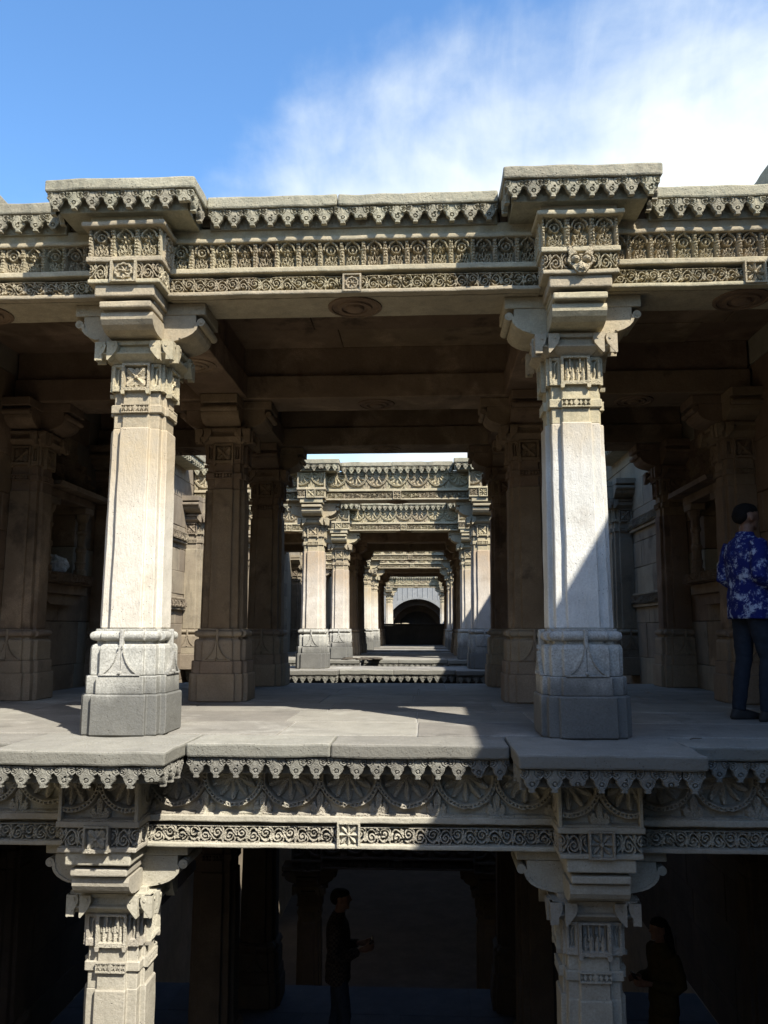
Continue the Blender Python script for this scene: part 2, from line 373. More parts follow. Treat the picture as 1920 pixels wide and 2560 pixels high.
def f_medal(phase, asp):
    def f(u, v):
        x = (u * asp + phase * 1.28 + 0.64) % 1.28 - 0.64; z = v; H = np.zeros_like(x)
        zc = 0.86; r = np.hypot(x, (z - zc)); th = np.arctan2(x, zc - z)
        R = 0.70
        pet = 0.34 + 0.20 * (0.5 + 0.5 * np.cos(11 * th)); H = np.maximum(H, np.where(r < pet, 0.30 + 0.25 * np.cos(11 * th) + 0.15 * (r / pet), 0))
        pet2 = 0.20 + 0.12 * (0.5 + 0.5 * np.cos(9 * th + 1)); H = np.maximum(H, np.where(r < pet2, 0.72 - 0.3 * r / pet2, 0))
        H = np.maximum(H, 0.92 * sstep(np.abs(r - 0.63), 0.085, 0.05) - 0.30 * sstep(np.abs(r - 0.63), 0.022, 0.010) * (np.cos(th * 44) > 0))
        out = r > R + 0.015
        ex = 0.64 - np.abs(x)
        lf = np.minimum.reduce([pdist(ex, z, bez((0, 0.05), (0.05, 0.3), (0.03, 0.5), (0.0, 0.72))), pdist(ex, z, bez((0.0, 0.06), (0.12, 0.06), (0.2, 0.12), (0.13, 0.24))), pdist(ex, z, spiral(0.14, 0.12, 0.07, 0.02, 1, 1.0, 30))])
        H = np.maximum(H, np.where(out, 0.6 * sstep(lf, 0.06, 0.03), 0))
        H = np.maximum(H, np.where(v < 0.05, 0.9, 0))
        return np.clip(H, 0, 1)
    return f
def f_star(u, v):
    x, z = u, v - 0.5; r = np.hypot(x, z); th = np.arctan2(x, z)
    p = 0.40 * np.abs(np.cos(4 * th)) ** 0.6 + 0.04
    H = np.where(r < p, 0.75 - 0.5 * np.abs(np.sin(4 * th)) * (r > 0.06), 0.0); H = np.maximum(H, 0.9 * sstep(r, 0.09, 0.05))
    return np.where((np.abs(x) > 0.40) | (np.abs(z) > 0.40), 0.97, H)
def f_ringflower(u, v):
    x, z = u, v - 0.5; r = np.hypot(x, z); th = np.arctan2(x, z)
    H = 0.8 * sstep(np.abs(r - 0.31 - 0.02 * np.cos(10 * th)), 0.07, 0.03); H = np.maximum(H, 0.5 * (r < 0.25) * (0.5 + 0.5 * np.cos(7 * th + r * 12))); H = np.maximum(H, 0.95 * sstep(r, 0.10, 0.05))
    return np.where((np.abs(x) > 0.41) | (np.abs(z) > 0.41), 0.97, H)
def f_flower4(u, v):
    x, z = u, v - 0.5; r = np.hypot(x, z); th = np.arctan2(x, z) + math.pi / 4
    p = 0.42 * np.abs(np.cos(2 * th)) ** 0.7 + 0.03
    H = np.where(r < p, 0.8 - 0.45 * np.abs(np.sin(2 * th)), 0.0); H = np.maximum(H, np.where(r < 0.36 * np.abs(np.sin(2 * th)) ** 2, 0.4, 0)); H = np.maximum(H, 0.95 * sstep(r, 0.1, 0.05))
    return np.where((np.abs(x) > 0.40) | (v > 0.90) | (v < 0.13), 0.97, H)
def f_lotusbar(u, v):
    H = np.zeros_like(u)
    for k, cx in enumerate((-0.27, -0.09, 0.09, 0.27)):
        dx = np.abs(u - cx); H = np.maximum(H, np.where((v < 0.62) & (dx < 0.085 * np.sin(np.clip(v / 0.62, 0, 1) * np.pi) ** 0.7), 0.75 - 4 * dx, 0)); H = np.maximum(H, np.where((v > 0.45) & (dx > 0.062) & (dx < 0.09), 0.7, 0))
    H = np.maximum(H, 0.5 * sstep(np.abs(((u * 5.5) % 1) - 0.5), 0.25, 0.1) * (v > 0.2) * (v < 0.45))
    return np.where((np.abs(u) > 0.40) | (v > 0.92) | (v < 0.14), 0.97, H)
def f_slot(u, v):
    H = np.where((np.abs(u) < 0.26) & (v > 0.2) & (v < 0.88), 0.0, 0.95); d = pdist(u * 0.6, v, bez((-0.1, 0.2), (0.15, 0.4), (-0.15, 0.6), (0.1, 0.85)))
    return np.maximum(H, 0.6 * sstep(d, 0.08, 0.03))
def f_band(u, v):
    x = (u * 6 + 0.5) % 1 - 0.5; H = np.where(np.abs(x) / 0.42 + np.abs(v - 0.5) / 0.40 < 1, 0.85, 0.0); H = np.where(np.abs(x) > 0.44, 0.9, H)
    H = np.maximum(H, 0.95 * sstep(np.hypot(u * 6, (v - 0.5) * 1.3), 0.55, 0.42)); return np.where((v > 0.86) | (v < 0.14), 0.95, H)
def f_pend(u, v):
    au = np.abs(u)
    hw = np.interp(v, [0, 0.05, 0.12, 0.2, 0.3, 0.42, 0.5, 0.56, 0.61, 0.66, 0.70, 1.0], [0.16, 0.15, 0.14, 0.21, 0.285, 0.34, 0.345, 0.375, 0.43, 0.48, 0.5, 0.5])
    H = np.full_like(u, 0.9)
    g1 = pdist(au, v, spiral(0.355, 0.80, 0.14, 0.03, 2.4, -1.25, 60)); H -= 0.5 * sstep(g1, 0.036, 0.014)
    r = np.hypot(u, v - 0.36); H -= 0.55 * sstep(np.abs(r - 0.10), 0.032, 0.012)
    H -= 0.3 * sstep(pdist(au, v, bez((0.13, 0.98), (0.12, 0.75), (0.2, 0.68), (0.3, 0.62))), 0.03, 0.012)
    H -= 0.35 * sstep(np.abs(au - hw), 0.05, 0.0)
    return np.where(au <= hw + 1e-6, np.clip(H, 0.1, 1), np.nan)
def f_mask(u, v):
    au = np.abs(u); H = np.full_like(u, np.nan)
    hw = np.interp(v, [0, 0.1, 0.25, 0.45, 0.6, 0.66, 1.0], [0.12, 0.22, 0.32, 0.48, 0.44, 0.40, 0.46]); inner = np.where(v > 0.70, np.interp(v, [0.7, 1.0], [0.10, 0.30]), -1)
    ins = (au <= hw) & (au >= inner); H = np.where(ins, 0.55 + 0.15 * np.cos(au * 3), np.nan)
    for cx, cz, R, a in ((0.19, 0.52, 0.14, 0.5), (0.0, 0.22, 0.2, 0.35), (0.09, 0.12, 0.06, 0.2)):
        H = H + a * sstep(np.hypot(au - cx, v - cz), R, R * 0.3)
    H = H - 0.35 * sstep(np.abs(np.hypot(au - 0.19, v - 0.52) - 0.16), 0.03, 0.01); return np.clip(H, 0, 1.2)
def f_stem(u, v):
    au = np.abs(u) ; cz = np.interp(au, [0, 0.05, 0.07, 0.12, 0.2, 0.3, 0.42, 0.5], [1.2, 1.0, 0.80, 0.58, 0.38, 0.22, 0.10, 0.08])
    H = np.where(v < cz, 0.62, np.nan); H = np.where((cz - v < 0.075) & (v < cz), 1.0, H); H = np.where(v < 0.05, 1.0, H); H = np.where(np.isnan(H), H, np.maximum(np.nan_to_num(H), 1.3 * sstep(np.hypot(u, (v - 0.09) * 0.75), 0.06, 0.03))); H = H - 0.3 * ((au < 0.008) & (v < 0.9)); return H
def f_chain(u, v):
    r = np.abs((v * 5) % 1 - 0.5); return np.where(np.abs(u) < 0.5 - 0.35 * r * 2 * 0.8, 0.9 - 0.5 * np.abs(u), np.nan)

ME = {}
for k in range(9): ME['niche', k] = mk('niche', relief(0.155, 0.205, worn(f_niche(k % 3), 10 + k, .025, .15, k % 3), 48, 62, 0.080), M['carved'])
NK = random.Random(2)
for k in range(5): ME['scroll', k] = mk('scroll', relief(0.315, 0.100, worn(f_scroll, 40 + k, .03, .2, k), 110, 36, 0.060), M['carved'])
ME['scroll1'] = mk('scroll_short', relief(0.155, 0.120, f_scroll1, 60, 44, 0.052), M['carved'])
for k in range(4): ME['medal', k] = mk('medallion', relief(0.376, 0.294, worn(f_medal(0, 1.28), 60 + k, .03, .35, k), 100, 78, 0.062), M['carved'])
ME['medal_half'] = mk('medallion_halves', relief(0.51, 0.294, f_medal(0.5, 1.735), 130, 78, 0.064), M['carved'])
ME['star'] = mk('star', relief(0.135, 0.135, f_star, 40, 40, 0.036), M['carved'])
ME['ringflower'] = mk('ring_flower', relief(0.185, 0.165, f_ringflower, 48, 44, 0.030), M['carved'])
ME['flower4'] = mk('four_petal', relief(0.205, 0.205, f_flower4, 48, 48, 0.044), M['carved'])
ME['lotusbar'] = mk('lotus_bar', relief(0.205, 0.205, f_lotusbar, 52, 48, 0.044), M['carved'])
ME['slot'] = mk('slot', relief(0.075, 0.20, f_slot, 16, 36, 0.03), M['carved'])
def broken(f, cut):
    def g_(u, v):
        H = f(u, v); return np.where(v < cut + .06 * wob(u, v, int(abs(cut) * 100), 9), np.nan, H)
    return g_
for k in range(7): ME['pendant', k] = mk('pendant', relief(0.130, 0.122, broken(worn(f_pend, 80 + k, .04, .3, k % 3), .32 if k == 6 else (.12 if k == 5 else -1)), 46, 44, 0.026, back=0.014), M['cornice'])
ME['mask'] = mk('mask', relief(0.20, 0.19, f_mask, 44, 42, 0.055, back=0.03), M['carved'])
ME['stem'] = mk('stem', cat(xf(relief(0.285, 0.205, f_stem, 72, 52, 0.034, back=0.01, rough=0.005), (0, -.258, .404)), rbox(-.013, .013, -.280, -.225, .60, .716, .03, .006, .001)), M['ped'])

# ------------------------------------------------------------------ object helpers
ALL_LABELS = []
def tag(o, label, cat_, group=None):
    o['label'] = label; o['category'] = cat_; o['kind'] = 'thing'
    if group: o['group'] = group
    ALL_LABELS.append(label); return o
def thing(name, loc, label, cat_, group=None, rz=0.0):
    o = bpy.data.objects.new(name, None); COL.objects.link(o); o.location = loc; o.rotation_euler = (0, 0, rz); o.empty_display_size = 0.1
    return tag(o, label, cat_, group)
def ob(name, me, parent=None, loc=(0, 0, 0), rz=0.0, sc=None, mat=None):
    o = bpy.data.objects.new(name, me); COL.objects.link(o); o.parent = parent; o.location = loc
    if rz: o.rotation_euler = (0, 0, rz)
    if sc: o.scale = sc
    if mat is not None and me.materials[0] != mat:
        o.material_slots[0].link = 'OBJECT'; o.material_slots[0].material = mat
    return o
def struct(name, VF, mat):
    o = ob(name, mk(name, VF, mat)); o['kind'] = 'structure'; return o
H2 = math.pi / 2

# ------------------------------------------------------------------ pillars
def pillar_meshes():
    D = {}
    def sec(c, P, Sd, z): return (redent(c, P, Sd), z)
    D['base_block'] = mk('base_block', loft([sec(.186, .287, .252, 0), sec(.19, .300, .260, .012), sec(.189, .300, .260, .12), sec(.188, .298, .258, .266), sec(.184, .290, .250, .277)], 0.004, 1), M['ped'])
    D['base_course'] = mk('base_course', loft([sec(.163, .282, .243, .279), sec(.165, .284, .245, .285), sec(.164, .283, .244, .394), sec(.160, .278, .239, .401)], 0.003, 2), M['ped'])
    dn = []
    for z, k in ((.403, 0), (.408, .004), (.585, .004), (.606, -.002), (.615, -.014)): dn.append(sec(.149 + k, .262 + k, .224 + k, z))
    dn.append(sec(.13, .225, .20, .617)); dn.append(sec(.13, .225, .20, .637))
    D['pedestal_die'] = mk('pedestal_die', loft(dn, 0.0025, 3), M['ped'])
    rg = []
    for t in np.linspace(-1, 1, 9): rg.append(sec(.150, .232 + .036 * math.sqrt(max(0, 1 - t * t)) , .205 + .034 * math.sqrt(max(0, 1 - t * t)), .672 + t * .034))
    rg.append(sec(.14, .235, .208, .708)); rg.append(sec(.14, .235, .208, .720))
    D['ring_moulding'] = mk('ring_moulding', loft(rg, 0.002, 4), M['ped'])
    sh = []
    for t in [0, .006] + list(np.linspace(.03, .97, 16)) + [.994, 1]:
        z = .721 + (2.160 - .721) * t; k = -.014 * t - (.006 if t in (0, 1) else 0)
        sh.append(sec(.109 + k * .4, .222 + k, .184 + k, z))
    D['shaft'] = mk('shaft', loft(sh, 0.004, 5), M['shaft'])
    D['necking'] = mk('necking', cat(loft([sec(.096, .192, .168, 2.161), sec(.096, .192, .168, 2.43)], 0.002, 6), loft([sec(.100, .193, .180, 2.268), sec(.100, .197, .186, 2.275), sec(.100, .197, .186, 2.325), sec(.10, .193, .18, 2.332)], 0.001, 2),
        *[xf(relief(.20, .064, f_band, 60, 16, .020), loc=(0, 0, 0), rz=0) if False else xf(xf(relief(.20, .064, f_band, 60, 16, .020), (0, -.197, 2.268)), rz=a) for a in (0, H2, -H2, math.pi)]), M['carved'])
    cp = [loft([sec(.096, .180, .160, 2.42), sec(.10, .184, .168, 2.43), sec(.10, .184, .168, 2.63), sec(.10, .20, .18, 2.637), sec(.10, .20, .18, 2.65)], 0.002, 7)]
    for a in (0, H2, -H2, math.pi):
        for sx in (-1, 1):
            cp.append(xf(xf(relief(.074, .20, f_slot, 14, 30, .030), (sx * .141, -.170, 2.432)), rz=a))
            cp.append(xf(extr([(sx * .092 - .016, 2.432), (sx * .092 - .010, 2.405), (sx * .092 + .010, 2.405), (sx * .092 + .016, 2.432)], -.228, -.19), rz=a))
    D['capital_box'] = mk('capital_box', cat(*cp), M['carved'])
    co = [loft([(redent(.12, .205, .195), 2.637), (redent(.17, .272, .262), 2.687), (redent(.17, .275, .268), 2.690), (redent(.17, .276, .270), 2.700), (redent(.16, .245, .240), 2.706), (redent(.16, .243, .238), 2.752), (redent(.17, .272, .268), 2.757), (redent(.17, .275, .270), 2.782), (redent(.15, .235, .23), 2.784), (redent(.15, .235, .23), 2.812)], 0.002, 8)]
    leaf = [(.036, 2.776), (-.036, 2.776), (-.042, 2.742), (-.030, 2.704), (-.002, 2.668), (.026, 2.636), (.036, 2.640)]
    for a in (0, H2, -H2, math.pi):
        for sx, yy in ((-.249, -.287), (.249, -.287), (-.158, -.298), (.158, -.298)):
            sg = 1 if sx > 0 else -1
            pl = [(sx + x * sg, z) for x, z in leaf]
            if sg < 0: pl = pl[::-1]
            co.append(xf(extr(pl, yy, -.235), rz=a))
            hole = [(sx - sg * .012 + .010 * math.cos(t), 2.748 + .012 * math.sin(t)) for t in np.linspace(0, 2 * math.pi, 9)[:-1]]
            co.append(xf(extr(hole, yy - .006, yy + .002), rz=a))
    D['collar'] = mk('collar', cat(*co), M['carved'])
    prof = [(.0, 2.805), (.225, 2.805), (.27, 2.812), (.315, 2.822), (.36, 2.838), (.40, 2.862), (.425, 2.890), (.435, 2.918), (.430, 2.940), (.418, 2.955)]
    up = [(.418, 2.975), (.418, 3.004), (0, 3.004)]
    body = extr(prof + up, -.187, .187)
    th = np.linspace(0, 2 * math.pi, 15)[:-1]
    curl = extr([(.455 + .030 * math.cos(t), 2.950 + .030 * math.sin(t)) for t in th], -.187, .187)
    eye = [extr([(.457 + .013 * math.cos(t), 2.950 + .013 * math.sin(t)) for t in th], s * .187 - .006, s * .187 + .006) for s in (-1, 1)]
    rim = [extr([(x - .018, z + .012) for x, z in prof[3:-1]] + [(x, z + 0.001) for x, z in prof[3:-1]][::-1], s * .187 - .008, s * .187 + .008) for s in (-1, 1)]
    rim = [(v, [tuple(reversed(q)) for q in f]) for v, f in rim]
    plank = rbox(.0, .487, -.192, .192, 3.006, 3.097, .12, .008, .003, 4)
    D['bracket'] = mk('bracket', cat(body, curl, *eye, *rim, plank), M['carved'])
    # the bracket that faces the open front: roll, fillet and abacus
    rp = [(.0, 2.805), (.25, 2.805), (.33, 2.808), (.39, 2.822), (.43, 2.848), (.452, 2.880), (.455, 2.905), (.445, 2.932), (.0, 2.932)]
    roll = extr(rp, -.186, .186)
    D['front_bracket'] = mk('front_bracket', cat(roll, rbox(.0, .497, -.184, .184, 2.950, 2.998, .1, .01, .003, 5), rbox(0, .43, -.17, .17, 2.93, 3.03, .2, .004, .0, 5), rbox(0, .43, -.19, .19, 2.996, 3.1, .2, .004, .0, 5)), M['carved'])
    D['abacus'] = mk('abacus', rbox(-.212, .212, -.52, -.19, 3.022, 3.108, .07, .010, .003, 6), M['carved'])
    return D
PM = pillar_meshes()
def pillar(x, y, z0, label, shaft, ped, up, panel='flower4', group=None, front=True, name='pillar'):
    t = thing(name, (x, y, z0), label, 'pillar', group)
    ob('base_block', PM['base_block'], t, mat=ped); ob('base_course', PM['base_course'], t, mat=ped)
    die = ob('pedestal_die', PM['pedestal_die'], t, mat=ped)
    for a in ((0,) if not front else (0, H2 if x < 0 else -H2)):
        ob('stem_ornament', ME['stem'], die, rz=a, mat=ped)
    ob('ring_moulding', PM['ring_moulding'], t, mat=ped); ob('shaft', PM['shaft'], t, mat=shaft)
    ob('necking', PM['necking'], t, mat=up)
    cp = ob('capital_box', PM['capital_box'], t, mat=up)
    for a in ((0, H2) if x < 0 else (0, -H2)):
        ob('flower_panel', ME[panel], cp, (.184 * math.sin(a), -.184 * math.cos(a), 2.43), a, mat=up)
    ob('collar', PM['collar'], t, mat=up)
    for a in (0, math.pi, H2): ob('bracket', PM['bracket'], t, rz=a, mat=up)
    if front:
        ob('front_bracket', PM['front_bracket'], t, rz=-H2, mat=up); ob('abacus', PM['abacus'], t, mat=up)
    else: ob('bracket', PM['bracket'], t, rz=-H2, mat=up)
    return t
PX_, SIDE = 1.58, 3.74            # pillar lines and wall pilasters either side of the axis
WALLX = 3.85

# ------------------------------------------------------------------ carved lintels, capital blocks and cornices
CACHE = {}
def box_me(key, mat, *a, **k):
    if (key, mat.name) not in CACHE: CACHE[key, mat.name] = mk(key, rbox(*a, **k), mat)
    return CACHE[key, mat.name]
seedc = [0]
def sbox(name, parent, mat, x0, x1, y0, y1, z0, z1, cell=.1, r=.008, amp=.004):
    seedc[0] += 1
    return ob(name, mk(name, rbox(x0, x1, y0, y1, z0, z1, cell, r, amp, seedc[0]), mat), parent)

def capital_block(x, y, z0, style, mat, label, centre):
    t = thing('capital_block', (x, y, z0), label, 'carved block')
    sbox('block_core', t, mat, -.240, .240, -.484, -.16, 3.110, 3.262, r=.006, amp=.002)
    sbox('frieze_core', t, mat, -.245, .245, -.480, -.16, 3.262, 3.60 if style == 'medal' else 3.52, r=.006, amp=.002)
    sbox('lower_fillet', t, mat, -.257, .257, -.545, -.17, 3.108, 3.138, .04, .008, .004)
    sbox('shelf', t, mat, -.270, .270, -.556, -.17, 3.262, 3.300, .04, .008, .005)
    if style == 'niche':
        for i, k in enumerate((1, 0, 0) if x < 0 else (2, 2, 0)): ob('niche_panel', ME['niche', k + 3 * i], t, ((i - 1) * .170, -.483, 3.300), sc=(1.09, 1.0, 1.03), mat=mat)
        for s in (-1, 1): ob('niche_panel', ME['niche', 0], t, (s * .245, -.38, 3.300), s * H2, (1.4, .4, 1.03), mat=mat)
        sbox('eave', t, mat, -.297, .297, -.600, -.2, 3.507, 3.543, .05, .012, .007)
        sbox('upper_course', t, mat, -.262, .262, -.53, -.2, 3.543, 3.62, .1, .006, .003)
    else:
        ob('medallion_panel', ME['medal_half'], t, (0, -.484, 3.298), mat=mat)
        for s in (-1, 1):
            ob('medallion_panel', ME['medal', NK.randrange(4)], t, (s * .245, -.355, 3.298), s * H2, (.72, .3, 1), mat=mat)
            sbox('corner_strip', t, mat, s * .248 - .012, s * .248 + .012, -.552, -.50, 3.298, 3.59, .08, .004, .002)
    for s in (-1, 1):
        ob('scroll_panel', ME['scroll1'], t, (s * .168, -.487, 3.138), sc=(.98 * s, 1.05, 1.02), mat=mat)
        ob('scroll_panel', ME['scroll1'], t, (s * .240, -.40, 3.138), s * H2, (1.5, .3, 1.02), mat=mat)
    if centre == 'mask': ob('horned_mask', ME['mask'], t, (0, -.528, 3.105), mat=mat)
    elif centre == 'ring': ob('ring_flower', ME['ringflower'], t, (0, -.535, 3.112), mat=mat)
    else: ob('flower_square', ME[centre], t, (0, -.532, 3.112), sc=(1.18, 1, 1.25) if centre == 'star' else (.8, 1, .8), mat=mat)
    return t
def lintel(x0, x1, y, z0, style, mat, label, rosette='star', thick=.14):
    t = thing('carved_lintel', ((x0 + x1) / 2, y, z0), label, 'lintel'); w = x1 - x0; h = w / 2
    sbox('beam_core', t, mat, -h, h, -.228, thick, 3.098, 3.655, .25, .006, .003)
    sbox('lower_fillet', t, mat, -h, h, -.330, -.25, 3.094, 3.124, .06, .008, .005)
    sbox('shelf', t, mat, -h, h, -.335, -.25, 3.258, 3.300, .06, .008, .005)
    if style == 'niche':
        n = max(1, int(round(w / .155)))
        for i in range(n): ob('niche_panel', ME['niche', NK.choice((0, 3, 6, 1, 0, 3, 6, 4, 2, 8))], t, (-h + (i + .5) * w / n, -.231, 3.300), sc=(w / n / .155, 1, 1), mat=mat)
        sbox('eave', t, mat, -h, h, -.322, -.22, 3.500, 3.534, .04, .010, .010)
        sbox('upper_course', t, mat, -h, h, -.285, -.22, 3.534, 3.625, .2, .006, .003)
    else:
        n = max(1, int(round(w / .376)))
        for i in range(n): ob('medallion_panel', ME['medal', NK.randrange(4)], t, (-h + (i + .5) * w / n, -.268, 3.298), sc=(w / n / .376, 1, 1), mat=mat)
        sbox('upper_course', t, mat, -h, h, -.305, -.25, 3.592, 3.64, .2, .006, .003)
    hw = (h - .07); n = max(1, int(round(hw / .315)))
    for s in (-1, 1):
        for i in range(n): ob('scroll_panel', ME['scroll', NK.randrange(5)], t, (s * (.07 + (i + .5) * hw / n), -.256, 3.124), sc=(hw / n / .315, 1.05, 1.04), mat=mat)
    ob('flower_square', ME[rosette], t, (0, -.312, 3.104), sc=(1.1, 1, 1.2) if rosette == 'star' else (.72, .8, .8), mat=mat)
    rosette_disc(t, (0, -.06, 3.097))
    return t
RD = mk('lotus_disc', lathe([(.20, 0), (.20, -.010), (.175, -.016), (.17, -.006), (.13, -.006), (.125, -.020), (.10, -.022), (.095, -.008), (.07, -.008), (.062, -.028), (.03, -.034)], 28), M['brown'])
def rosette_disc(parent, loc, sc=1.0): return ob('lotus_disc', RD, parent, loc, sc=(sc, min(1.0, sc), 1))
def pendants(parent, x0, x1, y, ztop, mat, rz=0, pos=(0, 0)):
    """hanging teeth along a straight edge; rz turns the row"""
    w = x1 - x0; n = max(1, int(round(w / .130))); c, s = math.cos(rz), math.sin(rz)
    for i in range(n):
        u = x0 + (i + .5) * w / n + random.uniform(-.002, .002)
        o = ob('pendant', ME['pendant', NK.choice((0, 1, 2, 3, 4, 0, 1, 2, 3, 4, 0, 1, 2, 3, 4, 5, 6))], parent, (pos[0] + u * c - y * s, pos[1] + u * s + y * c, ztop - .122), rz, (w / n / .130, 1, random.uniform(.96, 1.03)), mat)
def cornice(x0, x1, y, zt, front, mat, label, th=.09, back=.10, left_ret=0, right_ret=0, name='cornice_slab', tip=.122, cat_='cornice'):
    ins = .038 if name == 'cornice_slab' else .044
    """projecting slab with a fringe of pendants; *_ret = depth of a visible return at that end"""
    cx = (x0 + x1) / 2; h = (x1 - x0) / 2
    t = thing(name, (cx, y, zt), label, cat_)
    Rs = random.Random(int((cx + 20) * 37 + zt * 11 + y * 5)); nsl = max(1, int(round(2 * h / 1.15))); cuts = [-h] + [-h + 2 * h * (j + Rs.uniform(-.16, .16)) / nsl for j in range(1, nsl)] + [h]
    for a_, b_ in zip(cuts[:-1], cuts[1:]):
        sbox('slab', t, mat, a_ + .0025, b_ - .0025, -front + Rs.uniform(-.004, .006), back, -th, Rs.uniform(-.004, 0), .035, .013, .008)
    zb = -th - .006
    ex0, ex1 = (.016 if left_ret else 0), (.016 if right_ret else 0)
    sbox('backing_course', t, mat, -h + ex0 + (.06 if left_ret else 0), h - ex1 - (.06 if right_ret else 0), -front + ins + .066, back - .02, zb - tip + .012, -th + .01, .12, .006, .003)
    pendants(t, -h + ex0, h - ex1, -front + ins, zb, mat)
    for s, rt in ((-1, left_ret), (1, right_ret)):
        if rt: pendants(t, -rt / 2, rt / 2, -h + .040, zb, mat, s * H2, (0, -front + ins + rt / 2))
    return t

def frontage(y, z0, style, mat, cmat, where, centres=('ring', 'mask'), roof=True, detail=True, ledge=False, sides=True, bw=.532, fm=.41, fb=.70, rose=('star', 'star', 'star')):
    """one carved row across the well: two capital blocks, three lintels and, on a roof, the cornice above them"""
    for s, c, nm in ((-1, centres[0], 'left'), (1, centres[1], 'right')):
        capital_block(s * PX_, y, z0, style, mat, f'carved block above the {nm} pillar, {where}', c)
    lintel(-PX_ + .238, PX_ - .238, y, z0, style, mat, f'carved lintel spanning between the two pillars, {where}', rose[0])
    if sides:
        lintel(-WALLX + .02, -PX_ - .238, y, z0, style, mat, f'carved lintel left of the left pillar, {where}', rose[1])
        lintel(PX_ + .238, WALLX - .02, y, z0, style, mat, f'carved lintel right of the right pillar, {where}', rose[2])
    if roof: cornices(y, z0 + 3.812, cmat, where, bw, fm, fb, sides)
def cornices(y, zt, mat, where, bw=.532, fm=.41, fb=.70, sides=True, name='cornice_slab', th=.09, back=.10, cat_='cornice', word='roof cornice'):
    r = fb - fm
    for s, nm in ((-1, 'left'), (1, 'right')):
        cornice(s * PX_ - bw, s * PX_ + bw, y, zt, fb, mat, f'{word} block jutting out at the {nm} pillar, {where}', th, back, r, r, name=name, cat_=cat_)
    cornice(-PX_ + bw + .003, PX_ - bw - .003, y, zt - .004, fm, mat, f'{word} with hanging teeth between the pillars, {where}', th, back, name=name, cat_=cat_)
    if sides:
        cornice(-WALLX + .02, -PX_ - bw - .003, y, zt - .006, fm, mat, f'{word} with hanging teeth at the left side, {where}', th, back, name=name, cat_=cat_)
        cornice(PX_ + bw + .003, WALLX - .02, y, zt - .006, fm, mat, f'{word} with hanging teeth at the right side, {where}', th, back, name=name, cat_=cat_)

DZ = -3.79                       # storey height
ROWS_A = (0.0, 2.62, 4.87)

